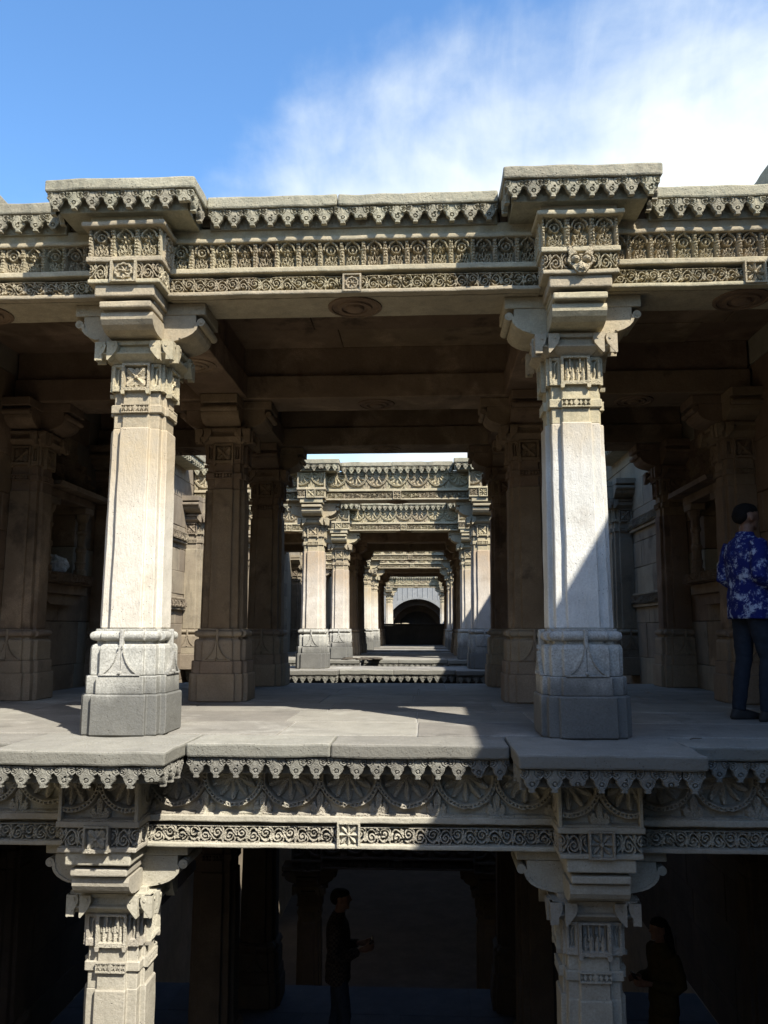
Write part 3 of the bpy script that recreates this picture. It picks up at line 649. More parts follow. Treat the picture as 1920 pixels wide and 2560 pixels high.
# ------------------------------------------------------------------ ground, walls, steps
gm = cat(rbox(WALLX + .30, 400, -300, 700, 4.40, 4.62, 30, .01, 0), rbox(-400, -WALLX - .30, -300, 700, 4.40, 4.62, 30, .01, 0), rbox(-WALLX - .3, WALLX + .3, 52, 700, 4.40, 4.62, 30, .01, 0), rbox(-WALLX - .3, WALLX + .3, -300, -15.0, 4.40, 4.62, 30, .01, 0))
struct('ground', gm, M['soil'])
NICHE_Y, NICHE_Z = (3.10, 4.06), (1.36, 2.28)
def side_wall(s, nm):
    t = thing('retaining_wall', (0, 0, 0), f'tall {nm} side wall of the stepwell built of sandstone blocks', 'wall')
    X = lambda a, b: (a, b) if s > 0 else (-b, -a)
    def wb(name, x0, x1, y0, y1, z0, z1, mat, cell=.3, r=.012, amp=.006):
        a, b = X(x0, x1); return sbox(name, t, mat, a, b, y0, y1, z0, z1, cell, r, amp)
    wb('wall_backing', WALLX + .30, WALLX + .9, -15, 55, -8, 4.40, M['wall_plain'], 3.0, .01, 0)
    wb('upper_wall', WALLX + .0, WALLX + .30, -15, 55, 3.40, 4.52, M['wall_plain'], .8, .01, .006)
    wb('coping', WALLX - .05, WALLX + .45, -15, 55, 4.523, 4.72, M['cornice'], .25, .02, .012)
    wb('parapet', WALLX + .0, WALLX + .45, 1.0, 4.9, 4.722, 5.18, M['cornice'], .12, .03, .012)
    wb('lower_wall', WALLX + .0, WALLX + .30, -15, 55, -8, DZ, M['wall_plain'], 1.5, .01, .006)
    wb('near_wall', WALLX + .0, WALLX + .30, -15, -1.0, DZ, 3.398, M['wall_plain'], .5, .01, .008)
    wb('far_wall', WALLX + .0, WALLX + .30, 20.0, 55, DZ, 3.398, M['wall_plain'], .8, .01, .008)
    z = DZ; row = 0; R = random.Random(3 if s > 0 else 4)
    while z < 3.38:
        hgt = min(R.choice((.40, .46, .52)), 3.398 - z); 
        if 3.398 - z - hgt < .2: hgt = 3.398 - z
        y = -1.0 - R.uniform(0, .5)
        while y < 20.0:
            ln = R.uniform(.75, 1.5); y1 = min(y + ln, 20.0); y0 = max(y, -1.0)
            if 20.0 - y1 < .3: y1 = 20.0
            segs = [(y0, y1, z, z + hgt)]
            if y1 > NICHE_Y[0] and y0 < NICHE_Y[1] and z + hgt > NICHE_Z[0] and z < NICHE_Z[1]:
                segs = []
                a, b = max(y0, NICHE_Y[0]), min(y1, NICHE_Y[1])
                if y0 < NICHE_Y[0] - .05: segs.append((y0, NICHE_Y[0], z, z + hgt))
                if y1 > NICHE_Y[1] + .05: segs.append((NICHE_Y[1], y1, z, z + hgt))
                if z < NICHE_Z[0] - .03: segs.append((a, b, z, NICHE_Z[0]))
                if z + hgt > NICHE_Z[1] + .03: segs.append((a, b, NICHE_Z[1], z + hgt))
            for (a, b, c, d) in segs:
                p = R.uniform(-.008, .006)
                wb('block', WALLX + p, WALLX + .298, a + .002, b - .002, c + .002, d - .002, M['damp'] if c < -.6 else (M['brown'] if b < 5.1 else M['wall']), .35, .010, .005)  # blocks below the upper floor have shade put into their colour
            y = y1
        z += hgt; row += 1
    # carved string courses in the open bay
    for zc, hh in ((1.10, .13), (2.28, .13)):
        for k in range(8):
            yy = 5.45 + (k + .5) * .41
            ob('scroll_panel', ME['scroll', NK.randrange(5)], t, (s * (WALLX - .012), yy, zc), -s * H2, (1.3, 1.4, hh / .1), M['wall'])
        wb('string_course', WALLX - .06, WALLX + .02, 5.40, 8.75, zc - .05, zc - .004, M['wall'], .1, .01, .005)
        wb('string_course', WALLX - .05, WALLX + .02, 5.40, 8.75, zc + hh + .004, zc + hh + .04, M['wall'], .1, .01, .005)
    return t
side_wall(-1, 'left'); side_wall(1, 'right')

st = thing('staircase', (0, 0, 0), 'broad flight of stone steps descending towards the pavilion', 'steps')
for i in range(50):
    y1 = -1.9 - i * .25; z1 = DZ + (i + 1) * .17
    sbox('step', st, M['paving'], -WALLX, WALLX, y1 - .30, y1, z1 - .20, z1, .6, .012, .004)
sbox('stair_core', st, M['wall_plain'], -WALLX, WALLX, -14.6, -2.2, DZ - .4, DZ - .2, 2, .01, 0)

# floors: paving slabs on a bed, one set per storey and pavilion
def floor(name, y0, y1, z, front_ext=None, pave=True, seed=0, xw=WALLX, mat=None):
    mat = mat or M['paving']
    f = struct(name, cat(rbox(-xw, xw, y0 + .02, y1 - .002, z - .074, z - .007, 1.0, .004, 0), rbox(-xw, xw, y0 + .02, y1, z - .135, z - .076, 1.0, .005, 0)), M['mortar'] if z > -1 else mat)
    R = random.Random(seed); y = y0
    while y < y1 - .05:
        ln = R.uniform(.75, 1.05); ye = min(y + ln, y1)
        if y1 - ye < .35: ye = y1
        x = -xw - R.uniform(0, .6)
        while x < xw:
            wd = R.uniform(.9, 1.5); xe = min(x + wd, xw); xs = max(x, -xw)
            if xw - xe < .3: xe = xw
            if pave: sbox('paving_slab', f, mat, xs + .004, xe - .004, y + .004, ye - .004, z - .073, z + R.uniform(-.003, .003), .25, .008, .0025)
            x = xe
        y = ye
    return f
floor('floor', -.10, 5.30, 0.0, seed=1)
floor('lower_floor', -1.9, 5.30, DZ, seed=2, mat=M['damp_paving'])  # slabs darkened in colour for the shade down here
floor('second_floor', 9.10, 10.35, 0.0, seed=3)
floor('third_floor', 14.2, 20.0, 0.0, seed=4)
floor('fourth_floor', 22.3, 23.8, 0.0, seed=5)
floor('fifth_floor', 26.3, 32.2, 0.0, seed=6)
floor('last_floor', 41.8, 43.5, 0.0, seed=7)
struct('well_bed', rbox(-WALLX, WALLX, 5.0, 55, -8.1, -7.8, 3, .01, 0), M['dark'])

# ------------------------------------------------------------------ the near pavilion
frontage(0, 0, 'niche', M['carved'], M['cornice'], 'on the sunlit upper front', ('ring', 'mask'), rose=('ringflower', 'ringflower', 'star'))
frontage(0, DZ, 'medal', M['carved_low'], M['ledge'], 'under the front floor ledge', ('flower4', 'star'), roof=False)
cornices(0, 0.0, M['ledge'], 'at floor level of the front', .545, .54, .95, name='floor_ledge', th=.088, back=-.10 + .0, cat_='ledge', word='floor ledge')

for i, y in enumerate(ROWS_A):
    rown = ('front', 'second', 'third')[i]
    for s, nm in ((-1, 'left'), (1, 'right')):
        if i == 0:
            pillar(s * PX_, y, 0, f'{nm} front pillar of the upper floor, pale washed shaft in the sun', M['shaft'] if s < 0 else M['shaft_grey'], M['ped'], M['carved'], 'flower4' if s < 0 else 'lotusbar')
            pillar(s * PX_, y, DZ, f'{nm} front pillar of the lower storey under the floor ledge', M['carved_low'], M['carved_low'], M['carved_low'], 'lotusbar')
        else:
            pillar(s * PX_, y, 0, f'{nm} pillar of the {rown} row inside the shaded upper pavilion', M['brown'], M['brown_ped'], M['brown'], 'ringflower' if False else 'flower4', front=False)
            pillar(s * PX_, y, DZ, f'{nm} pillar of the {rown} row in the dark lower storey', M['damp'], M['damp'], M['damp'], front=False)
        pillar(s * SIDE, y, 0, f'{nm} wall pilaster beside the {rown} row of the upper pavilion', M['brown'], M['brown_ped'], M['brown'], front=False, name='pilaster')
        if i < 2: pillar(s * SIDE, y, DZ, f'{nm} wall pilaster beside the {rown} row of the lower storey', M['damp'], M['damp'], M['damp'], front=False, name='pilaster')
# inner beams and ceilings
ORD = ('front', 'second', 'third', 'fourth')
def inner_beams(ys, z0, where, first_front, last):
    bm = M['brown'] if z0 >= 0 else M['damp']  # lower-storey beams carry shade in their colour
    for k, y in enumerate(ys):
        if k == 0 and first_front: continue
        for a, b, nm in ((-WALLX + .02, -PX_ - .02, 'left bay'), (-PX_ + .0, PX_ - .0, 'middle bay'), (PX_ + .02, WALLX - .02, 'right bay')):
            t = thing('ceiling_beam', ((a + b) / 2, y, z0), f'plain cross beam over the {nm} at the {ORD[k]} pillar row, {where}', 'beam'); h = (b - a) / 2
            sbox('lower_beam', t, bm, -h, h, -.265, .265, 3.10, 3.345, .3, .010, .005)
            sbox('upper_beam', t, bm, -h, h, -.225, .225, 3.348, 3.66, .3, .010, .005)
            rosette_disc(t, (0, 0, 3.099))
    for k in range(len(ys) - 1):
        ya, yb = ys[k] + (.142 if (k == 0 and first_front) else .268), ys[k + 1] - .268
        for s, nm in ((-1, 'left'), (1, 'right')):
            t = thing('ceiling_beam', (s * PX_, (ya + yb) / 2, z0), f'plain lengthwise beam over the {nm} pillars behind the {ORD[k]} row, {where}', 'beam'); h = (yb - ya) / 2
            sbox('lower_beam', t, bm, -.245, .245, -h, h, 3.102, 3.345, .3, .010, .005)
            sbox('upper_beam', t, bm, -.205, .205, -h, h, 3.348, 3.66, .3, .010, .005)
            rosette_disc(t, (0, 0, 3.101))
    c = struct('ceiling', rbox(-WALLX, WALLX, ys[0] - .2, last, z0 + 3.675, z0 + 3.70, .8, .004, 0), bm)
    y = ys[0] - .25; R = random.Random(7)
    while y < last - .1:
        ye = min(y + R.uniform(.6, .85), last); x = -WALLX
        while x < WALLX - .05:
            xe = min(x + R.uniform(1.5, 2.2), WALLX); sbox('roof_slab', c, bm, x + .004, xe - .004, y + .004, ye - .004, z0 + 3.655 + R.uniform(-.012, .012), z0 + 3.70 if z0 < 0 else z0 + 3.74, .5, .006, .003); x = xe
        y = ye
inner_beams(ROWS_A, 0, 'upper pavilion', True, 5.25)
inner_beams(ROWS_A, DZ, 'lower storey', True, 5.25)

# jharokha niches in both side walls
def wall_niche(s, nm):
    yc = sum(NICHE_Y) / 2
    t = thing('wall_niche', (s * WALLX, yc, 0), f'carved balcony niche with colonnettes in the {nm} wall between the inner pillars', 'niche', rz=-s * H2)
    m = M['brown']
    # local: x along the wall, -y out into the room
    sbox('sill', t, m, -.62, .62, -.20, .28, 1.24, 1.36, .08, .01, .006)
    sbox('sill_band', t, m, -.58, .58, -.16, -.02, 1.12, 1.236, .1, .01, .006)
    for i in range(3): ob('scroll_panel', ME['scroll', NK.randrange(5)], t, (-.35 + i * .35, -.20, 1.25), sc=(1.1, 1.2, 1.05), mat=m)
    ob('corbel', mk('corbel', extr([(-.50, 1.118), (-.46, 1.06), (-.3, 1.0), (.3, 1.0), (.46, 1.06), (.50, 1.118)], -.11, .0), m), t)
    prof = [(.075, 1.362), (.075, 1.43), (.055, 1.44), (.062, 1.50), (.07, 1.52), (.055, 1.54), (.055, 1.64), (.068, 1.66), (.068, 1.70), (.05, 1.72), (.05, 1.86), (.065, 1.88), (.065, 1.91), (.052, 1.93), (.052, 2.02), (.075, 2.06), (.085, 2.12)]
    for sx in (-1, 1): ob('colonnette', mk('colonnette', lathe(prof, 12, (sx * .47, -.10, 0)), m), t); sbox('bracket', t, m, sx * .47 - .13, sx * .47 + .13, -.19, -.01, 2.122, 2.20, .1, .01, .004)
    sbox('lintel', t, m, -.62, .62, -.19, .0, 2.202, 2.30, .1, .01, .005)
    ob('eave', mk('eave', cat(extr([(-.72, 2.302), (.72, 2.302), (.66, 2.36), (-.66, 2.36)], -.34, .0)), m), t)
    for k, (w, zz, hh) in enumerate(((.56, 2.362, .12), (.46, 2.485, .11), (.36, 2.60, .10), (.24, 2.705, .10))):
        sbox('crest_tier', t, m, -w, w, -.15 + k * .02, 0, zz, zz + hh, .06, .012, .012)
        for j in range(int(w / .09)): ob('crest_niche', ME['niche', 0], t, (-w + .09 + j * .18, -.15 + k * .02, zz), sc=(1.0, 1, hh / .205), mat=m) if -w + .09 + j * .18 < w - .05 else None
    return t
wall_niche(-1, 'left'); wall_niche(1, 'right')

# ------------------------------------------------------------------ the frames further down the well
def frame(y, where, zrow, mat_shaft, style='medal', ledge=True, roof=True, rows=None, sides=True):
    frontage(y, 0, style, M['carved'], M['cornice'], where, ('flower4', 'star'), roof=roof, sides=sides, rose=('star', 'star', 'star'))
    if ledge: cornices(y, 0.0, M['ledge'], where, .545, .54, .85, name='floor_ledge', th=.088, back=-.36, cat_='ledge', word='floor ledge', sides=sides)
    for s, nm in ((-1, 'left'), (1, 'right')):
        pillar(s * PX_, y, 0, f'{nm} pillar with washed pale shaft, {where}', mat_shaft, M['ped'], M['carved'], 'star' if False else 'flower4')
        if sides: pillar(s * SIDE, {9.50: (9.0 if s < 0 else 7.6), 22.9: 21.0}.get(y, y), 0, f'{nm} wall pilaster, {where}', M['wall'], M['wall'], M['wall'], front=False, name='pilaster')
frame(9.50, 'in the first frame beyond the gap', 0, M['shaft'])
frame(14.35, 'in the second frame beyond the gap', 0, M['shaft'])
for i, y in enumerate((16.95, 19.4)):
    for s, nm in ((-1, 'left'), (1, 'right')):
        pillar(s * PX_, y, 0, f'{nm} shaded pillar of the {ORD[i + 1]} row behind the second frame', M['brown'], M['brown_ped'], M['brown'], front=False)
inner_beams((14.35, 16.95, 19.4), 0, 'second far pavilion', True, 19.8)
frame(22.9, 'in the third frame down the corridor', 0, M['shaft'], ledge=False)
frame(26.9, 'in the fourth frame down the corridor', 0, M['shaft'], ledge=False)
for i, y in enumerate((29.4, 31.7)):
    for s, nm in ((-1, 'left'), (1, 'right')):
        pillar(s * PX_, y, 0, f'{nm} dark pillar of the {ORD[i + 1]} row behind the fourth frame', M['brown'], M['brown_ped'], M['brown'], front=False)
inner_beams((26.9, 29.4, 31.7), 0, 'fourth far pavilion', True, 32.1)
pw = thing('parapet_wall', (0, 32.0, 0), 'low dark parapet closing the far end of the corridor', 'parapet')
sbox('parapet_body', pw, M['dark'], -WALLX, WALLX, -.15, .12, 0, .86, .5, .01, .006); sbox('parapet_cap', pw, M['dark'], -WALLX, WALLX, -.19, .16, .862, .95, .4, .012, .006)  # shade under the fourth pavilion put into the parapet colour
frame(42.3, 'in the last frame before the arch', 0, M['shaft'], ledge=False, sides=False)
# side walling of the far frames
for y, wn_ in ((42.3, 'last'),):
    for s, nm in ((-1, 'left'), (1, 'right')):
        fw = thing('side_screen', (s * (PX_ + .3 + WALLX) / 2, y, 0), f'plain stone screen closing the {nm} side of the {wn_} far frame', 'wall'); hw_ = (WALLX - PX_ - .3) / 2; z = 0.0
        for k in range(7): sbox('screen_block', fw, M['wall'], -hw_, hw_, -.2, .2, k * .545, k * .545 + .54, .4, .012, .008)
# arch of the well shaft
aw = thing('well_arch', (0, 48, 0), 'pale end wall of the well with stepped concentric arches', 'arch')
def annulus(r0, r1, zc, y0, y1, x0=0.0, n=40):
    P = [(x0 + r1 * math.cos(t), zc + r1 * math.sin(t)) for t in np.linspace(0, math.pi, n)] + [(x0 + r0 * math.cos(t), zc + r0 * math.sin(t)) for t in np.linspace(math.pi, 0, n)]
    V, Fc = [], []
    for k in range(n - 1):
        a = [P[k], P[k + 1], P[2 * n - 2 - k], P[2 * n - 1 - k]]; v, f = extr(a, y0, y1); Fc += [tuple(i + len(V) for i in q) for q in f]; V += v
    return V, Fc
def wallwithhole(r, zc, y0, y1, xw, zt, n=40):
    V, Fc = [], []
    ts = np.linspace(0, math.pi, n)
    for k in range(n - 1):
        (a0, b0), (a1, b1) = (r * math.cos(ts[k]), r * math.sin(ts[k]) + zc), (r * math.cos(ts[k + 1]), r * math.sin(ts[k + 1]) + zc)
        v, f = extr([(a0, b0), (a0, zt), (a1, zt), (a1, b1)], y0, y1); Fc += [tuple(i + len(V) for i in q) for q in f]; V += v
    for s in (-1, 1):
        x0, x1 = (r, xw) if s > 0 else (-xw, -r); v, f = rbox(x0, x1, y0, y1, -4, zt, 1, .01, 0); Fc += [tuple(i + len(V) for i in q) for q in f]; V += v
    return V, Fc
ob('arch_wall', mk('arch_wall', wallwithhole(2.15, .55, 0, .4, WALLX, 4.5), M['vault']), aw)
for k, (r0, r1) in enumerate(((2.10, 2.22), (1.72, 2.12), (1.35, 1.74))):
    ob('arch_ring', mk('arch_ring', annulus(r0, r1, .55, (-.06, .7, 2.0)[k], (.35, 1.9, 3.0)[k]), M['vault'] if k == 0 else M['damp']), aw)  # inner rings coloured dark for the shadow inside the arch
for k in range(22):
    sbox('rib', aw, M['vault'], -3.6 + k * .33, -3.6 + k * .33 + .05, -.03, .005, 2.6, 4.4, .5, .004, .002)
sbox('arch_back', aw, M['dark'], -2.4, 2.4, 3.1, 3.4, -4, 3.0, .5, .01, .01)  # dark colour stands for the shadowed recess
sbox('rubble_bank', aw, M['wall'], -1.9, -.4, .5, 1.2, -.5, 1.05, .12, .1, .09)

# lower storey of the first frame, glimpsed in the dark
Z2 = -6.55  # gallery stone uses the tone darkened for shade
for s, nm in ((-1, 'left'), (1, 'right')):
    pillar(s * PX_, 9.5, Z2, f'{nm} pillar of the far lower gallery seen dimly behind the lower storey', M['damp'], M['damp'], M['damp'])
    capital_block(s * PX_, 9.5, Z2, 'medal', M['damp'], f'carved block on the {nm} pillar of the dim far lower gallery', 'star')
lintel(-PX_ + .238, PX_ - .238, 9.5, Z2, 'medal', M['damp'], 'carved lintel of the far lower gallery seen dimly behind the lower storey', 'star')
gw = thing('gallery_wall', (0, 9.5, 0), 'plain masonry between the floors of the first far frame', 'wall')
sbox('masonry', gw, M['damp'], -WALLX, WALLX, -.25, .6, Z2 + 3.67, -.14, .8, .01, .008)

# wall cornices in the open bay
for s, nm in ((-1, 'left'), (1, 'right')):
    t = thing('cornice_slab', (s * WALLX, 7.0, 3.81), f'roof cornice with hanging teeth running along the {nm} side wall of the open gap', 'cornice', rz=-s * H2)
    L_ = 1.70
    sbox('slab', t, M['cornice'], -L_, L_, -.36, .05, -.09, 0, .05, .014, .007); sbox('backing_course', t, M['cornice'], -L_, L_, -.27, .05, -.21, -.08, .2, .006, .003)
    pendants(t, -L_, L_, -.305, -.096, M['cornice'])

# ------------------------------------------------------------------ people
def ell(c, r, n=14, m=10):
    V, Fc = [], []
    for i in range(m + 1):
        p = math.pi * i / m
        for k in range(n):
            a = 2 * math.pi * k / n; V.append((c[0] + r[0] * math.sin(p) * math.cos(a), c[1] + r[1] * math.sin(p) * math.sin(a), c[2] + r[2] * math.cos(p)))
    for i in range(m):
        for k in range(n):
            j = (k + 1) % n; Fc.append((i * n + k, (i + 1) * n + k, (i + 1) * n + j, i * n + j))
    return V, Fc
def tube(pts, rad, n=12, flat=1.0):
    pts = [Vector(p) for p in pts]; V, Fc = [], []
    for i, p in enumerate(pts):
        d = (pts[min(i + 1, len(pts) - 1)] - pts[max(i - 1, 0)]).normalized()
        u = d.cross(Vector((0, 0, 1))) if abs(d.z) < .9 else d.cross(Vector((1, 0, 0))); u.normalize(); w = d.cross(u)
        r = rad[i]; rx, ry = (r if isinstance(r, tuple) else (r, r * flat))
        for k in range(n):
            a = 2 * math.pi * k / n; V.append(tuple(p + u * rx * math.cos(a) + w * ry * math.sin(a)))
    for i in range(len(pts) - 1):
        for k in range(n):
            j = (k + 1) % n; Fc.append((i * n + k, i * n + j, (i + 1) * n + j, (i + 1) * n + k))
    Fc.append(tuple(reversed(range(n)))); Fc.append(tuple(range((len(pts) - 1) * n, len(pts) * n)))
    return V, Fc
def ring_loft(secs, n=20):
    """secs: (z, cx, cy, rx, ry)"""
    V, Fc = [], []
    for z, cx, cy, rx, ry in secs:
        for k in range(n):
            a = 2 * math.pi * k / n; V.append((cx + rx * math.cos(a), cy + ry * math.sin(a), z))
    for i in range(len(secs) - 1):
        for k in range(n):
            j = (k + 1) % n; Fc.append((i * n + k, i * n + j, (i + 1) * n + j, (i + 1) * n + k))
    Fc.append(tuple(reversed(range(n)))); Fc.append(tuple(range((len(secs) - 1) * n, len(secs) * n)))
    return V, Fc
def remeshed(name, VF, mat, voxel, smooth=3, fold=0.0, cut=None):
    me = mk(name + '_raw', VF, mat); o = bpy.data.objects.new(name, me); tmp = bpy.data.scenes.new('workbench'); tmp.collection.objects.link(o)
    md = o.modifiers.new('r', 'REMESH'); md.mode = 'VOXEL'; md.voxel_size = voxel; md.use_smooth_shade = True
    sm = o.modifiers.new('s', 'SMOOTH'); sm.iterations = smooth; sm.factor = 0.5
    vl = tmp.view_layers[0]; vl.update(); dg = vl.depsgraph
    m2 = bpy.data.meshes.new_from_object(o.evaluated_get(dg)); m2.name = name
    bpy.data.objects.remove(o); bpy.data.meshes.remove(me); bpy.data.scenes.remove(tmp)
    if fold:
        for v in m2.vertices:
            q = Vector((v.co.x * 9, v.co.y * 9, v.co.z * 15)); v.co += v.normal * (mnoise.noise(q) * fold + mnoise.noise(q * 2.1) * fold * .4)
    m2.materials.clear(); m2.materials.append(mat)
    m2.polygons.foreach_set('use_smooth', [True] * len(m2.polygons)); m2.update()
    return m2
def person(loc, rz, label, shirt, trousers, height=1.73, long_hair=False, voxel=.010, wide=1.0, phone_z=1.16, skirt=False):
    """stands facing local +x, both forearms raised to a phone"""
    k = height / 1.73
    t = thing('person', loc, label, 'person', rz=rz)
    def hand(sy):
        w = Vector((.27, sy * .085, phone_z - .015)); parts = [tube([w + Vector((-.03, sy * .01, -.005)), w + Vector((.03, 0, 0)), w + Vector((.075, -sy * .01, .01))], [(.022, .03), (.022, .038), (.018, .034)], 10)]
        for i, (dz, ln) in enumerate(((.028, .060), (.010, .068), (-.008, .064), (-.026, .050))):
            b = w + Vector((.07, -sy * .008, dz)); parts.append(tube([b, b + Vector((ln * .5, -sy * .012, .006)), b + Vector((ln * .75, -sy * .035, .012))], [.0095, .009, .0075], 8))
        th = w + Vector((.03, -sy * .012, .032)); parts.append(tube([th, th + Vector((.03, -sy * .016, .022)), th + Vector((.055, -sy * .03, .026))], [.011, .010, .008], 8))
        return parts
    body = [ring_loft([(.86, 0, 0, .10, .14), (1.1, 0, 0, .095, .13), (1.38, 0, 0, .10, .16), (1.46, .005, 0, .06, .09)]),
            tube([(.0, 0, 1.43), (.012, 0, 1.50), (.03, 0, 1.56)], [.062, .056, .056]),
            ell((.030, 0, 1.645), (.098, .076, .092)), ell((.062, 0, 1.590), (.058, .056, .068)), ell((.095, 0, 1.545), (.028, .034, .022)),
            tube([(.118, 0, 1.648), (.140, 0, 1.612), (.122, 0, 1.602)], [.012, .016, .012], 8), tube([(.108, 0, 1.574), (.120, 0, 1.574)], [(.022, .008), (.014, .006)], 8),
            tube([(.112, -.03, 1.658), (.120, 0, 1.660), (.112, .03, 1.658)], [.010, .010, .010], 8)]
    for sy in (-1, 1):
        body += [ell((.022, sy * .078, 1.618), (.022, .010, .032), 10, 8), tube([(0, sy * .17, 1.40), (-.05, sy * .225, 1.13), (.12, sy * .16, 1.11), (.25, sy * .09, phone_z - .015)], [.045, .036, .032, .024])] + hand(sy)
        body += [tube([(0, sy * .085, .92), (.03 - sy * .045, sy * .09, .5), (-.015 - sy * .055, sy * .105, .10)], [.07, .048, .036])]
    b = ob('body', remeshed('body', cat(*body), M['skin'], .0075, 2), t); 
    sh = [ring_loft([(.80, -.005, 0, .135, .185 * wide), (.92, 0, 0, .138, .188 * wide), (1.08, .005, 0, .128, .172 * wide), (1.25, 0, 0, .132, .180 * wide), (1.36, -.005, 0, .125, .190 * wide), (1.43, -.008, 0, .095, .155), (1.475, .0, 0, .070, .085), (1.505, .004, 0, .066, .072)])]
    for sy in (-1, 1): sh.append(tube([(-.005, sy * .165, 1.405), (-.03, sy * .215, 1.28), (-.055, sy * .235, 1.13), (.01, sy * .222, 1.095), (.12, sy * .17, 1.11), (.215, sy * .115, phone_z - .03)], [.074, .070, .064, .062, .054, .044], 14))
    ob('shirt', remeshed('shirt', cat(*sh), shirt, voxel, 3, .008), t)
    tr = [ring_loft([(.82, 0, 0, .115, .165), (.92, 0, 0, .125, .17), (1.0, 0, 0, .115, .16)])]
    if skirt: tr.append(ring_loft([(.12, 0, 0, .17, .20), (.45, 0, 0, .15, .19), (.85, 0, 0, .125, .17)]))
    for sy in (-1, 1): tr.append(tube([(0, sy * .082, .90), (.018 - sy * .02, sy * .088, .70), (.035 - sy * .045, sy * .088, .48), (-.005 - sy * .05, sy * .096, .26), (-.02 - sy * .055, sy * .105, .07)], [.098, .085, .066, .060, .054], 14))
    ob('trousers', remeshed('trousers', cat(*tr), trousers, voxel, 3, .006), t)
    for sy in (-1, 1): ob('shoe', remeshed('shoe', cat(ring_loft([(z_, x_ - sy * .055, sy * .105, a_, b_) for z_, x_, a_, b_ in ((0, .045, .145, .048), (.02, .045, .148, .050), (.045, .035, .13, .046), (.08, -.02, .06, .042))])), M['shoe'], .010, 2), t)
    hr = [ell((.018, 0, 1.682), (.098, .079, .064)), ell((-.034, 0, 1.640), (.064, .074, .066))]
    if long_hair: hr.append(ring_loft([(1.15, -.10, 0, .035, .085), (1.35, -.10, 0, .05, .10), (1.55, -.06, 0, .065, .09), (1.66, -.03, 0, .07, .085)]))
    ob('hair', remeshed('hair', cat(*hr), M['hair'], .008, 1, .010), t)
    ph = thing('phone', (0, 0, 0), label.split(' ')[0] and 'dark phone held up by the ' + label.split(',')[0], 'phone') if False else None
    t.scale = (k, k, k)
    q = rbox(-.006, .006, -.038, .038, -.075, .075, .05, .004, 0)
    po = ob('mobile_phone', mk('mobile_phone', q, M['phone'])); R_ = Matrix.Rotation(rz, 4, 'Z')
    po.matrix_world = Matrix.Translation(Vector(loc) + R_ @ Vector((.338 * k, 0, (phone_z + .01) * k))) @ R_ @ Matrix.Rotation(.5, 4, 'Y')
    tag(po, 'dark mobile phone held by the ' + label.split(',')[0], 'phone')
    return t
person((3.13, .95, 0), math.radians(14), 'man in a blue and white printed shirt, standing by the right wall', M['shirt'], M['jeans'], wide=1.18)
person((-.45, 3.45, DZ), math.radians(5), 'man in a checked shirt, standing in the dark lower storey', M['check'], M['jeans'], 1.72, voxel=.014)
person((2.85, 3.0, DZ), math.radians(200), 'woman in mustard clothes with long hair, standing in the dark lower right bay', M['mustard'], M['mustard'], 1.62, long_hair=True, voxel=.014, skirt=True)

# ------------------------------------------------------------------ small things
bagv = []
V, Fc = ell((0, 0, .10), (.16, .10, .12), 26, 18)
for v in V:
    p = Vector(v); bagv.append(tuple(p + Vector(mnoise.noise_vector(p * 17)) * .045 + Vector(mnoise.noise_vector(p * 40)) * .012))
bagv = [(x, y, max(z, 0.0)) for x, y, z in bagv]
tag(ob('plastic_bag', mk('plastic_bag', (bagv, Fc), M['plastic']), None, (-WALLX - .02, 3.62, 1.362)), 'crumpled white plastic sheet lying on the sill of the left niche', 'plastic bag')
V, Fc = ell((0, 0, .05), (.12, .06, .07), 20, 12); V = [tuple(Vector(v) + Vector(mnoise.noise_vector(Vector(v) * 15)) * .03) for v in V]; V = [(x, y, max(z, 0)) for x, y, z in V]
tag(ob('paper_scrap', mk('paper_scrap', (V, Fc), M['plastic']), None, (WALLX + .0, 3.35, 1.362)), 'crumpled grey paper lying on the sill of the right niche', 'paper')
V, Fc = [], []; Rr = random.Random(5)
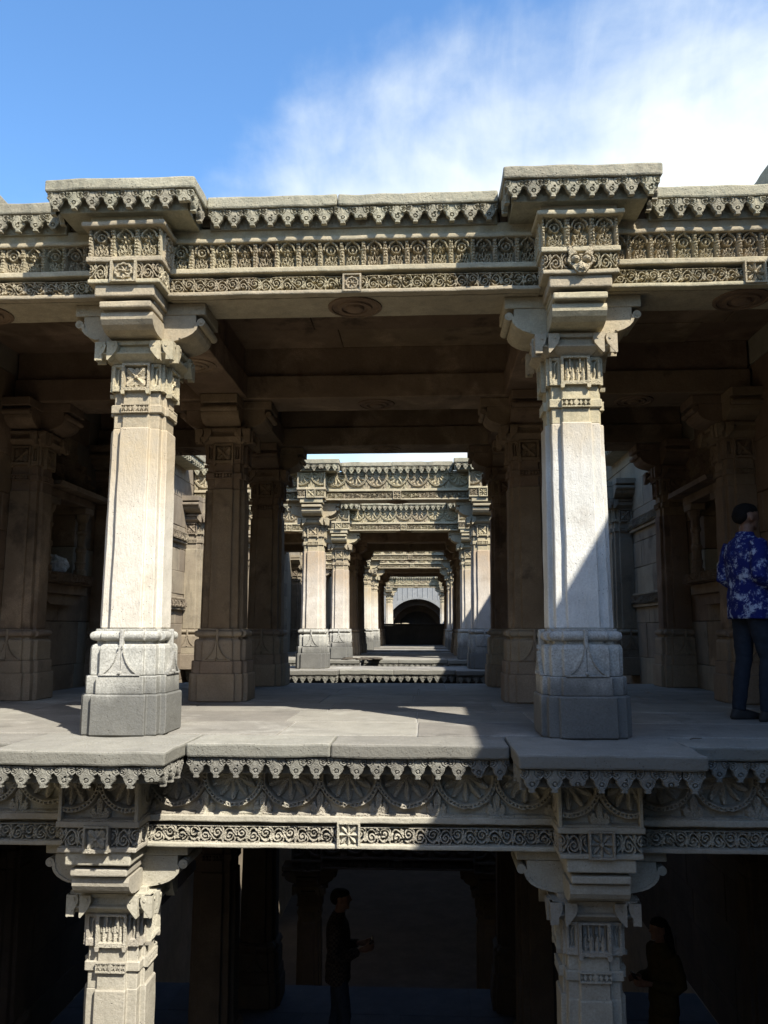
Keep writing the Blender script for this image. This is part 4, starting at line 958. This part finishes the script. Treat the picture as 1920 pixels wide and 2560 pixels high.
for k in range(9):
    w_, d_, h_ = Rr.uniform(.08, .2), Rr.uniform(.06, .12), Rr.uniform(.04, .10); v, f = rbox(-w_, w_, -d_, d_, 0, h_, .06, .015, .025, k); v, f = xf((v, f), (Rr.uniform(-.4, .4), Rr.uniform(-.12, .12), 0), Rr.uniform(0, 3)); o_ = len(V); V += v; Fc += [tuple(i + o_ for i in q) for q in f]
tag(ob('stone_rubble', mk('stone_rubble', (V, Fc), M['dark']), None, (-1.05, 13.78, 0.0), sc=(1, 1, .55)), 'dark broken stones lying on the ledge of the second far frame', 'rubble')
tag(ob('loose_twig', mk('loose_twig', tube([(0, 0, .008), (.03, .02, .012), (.07, .03, .010), (.10, .07, .008)], [.003, .004, .0035, .002], 6), M['bark']), None, (2.22, -.30, .0)), 'small dark twig lying on the floor right of the front pillar', 'twig')

# a thin tree beyond the end of the well
tt = thing('tree', (-1.0, 62, 4.62), 'thin leafless-looking tree whose twigs just top the far cornice', 'tree')
R = random.Random(9); tw = [tube([(0, 0, 0), (.1, 0, 3), (.0, .1, 5.5), (.2, 0, 8)], [.22, .17, .12, .06], 8)]; ends = []
for i in range(16):
    a = R.uniform(0, 6.28); z = R.uniform(3.5, 8); p = Vector((.1, 0, z)); q = p + Vector((math.cos(a), math.sin(a), R.uniform(.5, 1.1))) * R.uniform(1.2, 2.4)
    tw.append(tube([p, (p + q) / 2 + Vector((0, 0, .15)), q], [.06, .04, .02], 5)); ends.append(q)
ob('trunk', mk('trunk', cat(*tw), M['bark']), tt)
LV, LF = [], []
for e in ends:
    for j in range(70):
        p = e + Vector((R.gauss(0, .55), R.gauss(0, .55), R.gauss(.1, .5))); u = Vector((R.gauss(0, 1), R.gauss(0, 1), R.gauss(0, 1))).normalized() * .09; w = u.cross(Vector((R.gauss(0, 1), R.gauss(0, 1), 1))).normalized() * .04
        n = len(LV); LV += [tuple(p - u), tuple(p + w), tuple(p + u), tuple(p - w)]; LF.append((n, n + 1, n + 2, n + 3))
ob('crown', mk('crown', (LV, LF), M['leaf']), tt)

dup = {l for l in ALL_LABELS if ALL_LABELS.count(l) > 1}
if dup: print('DUPLICATE LABELS', dup)
print('OBJECTS TOTAL', len(bpy.data.objects))
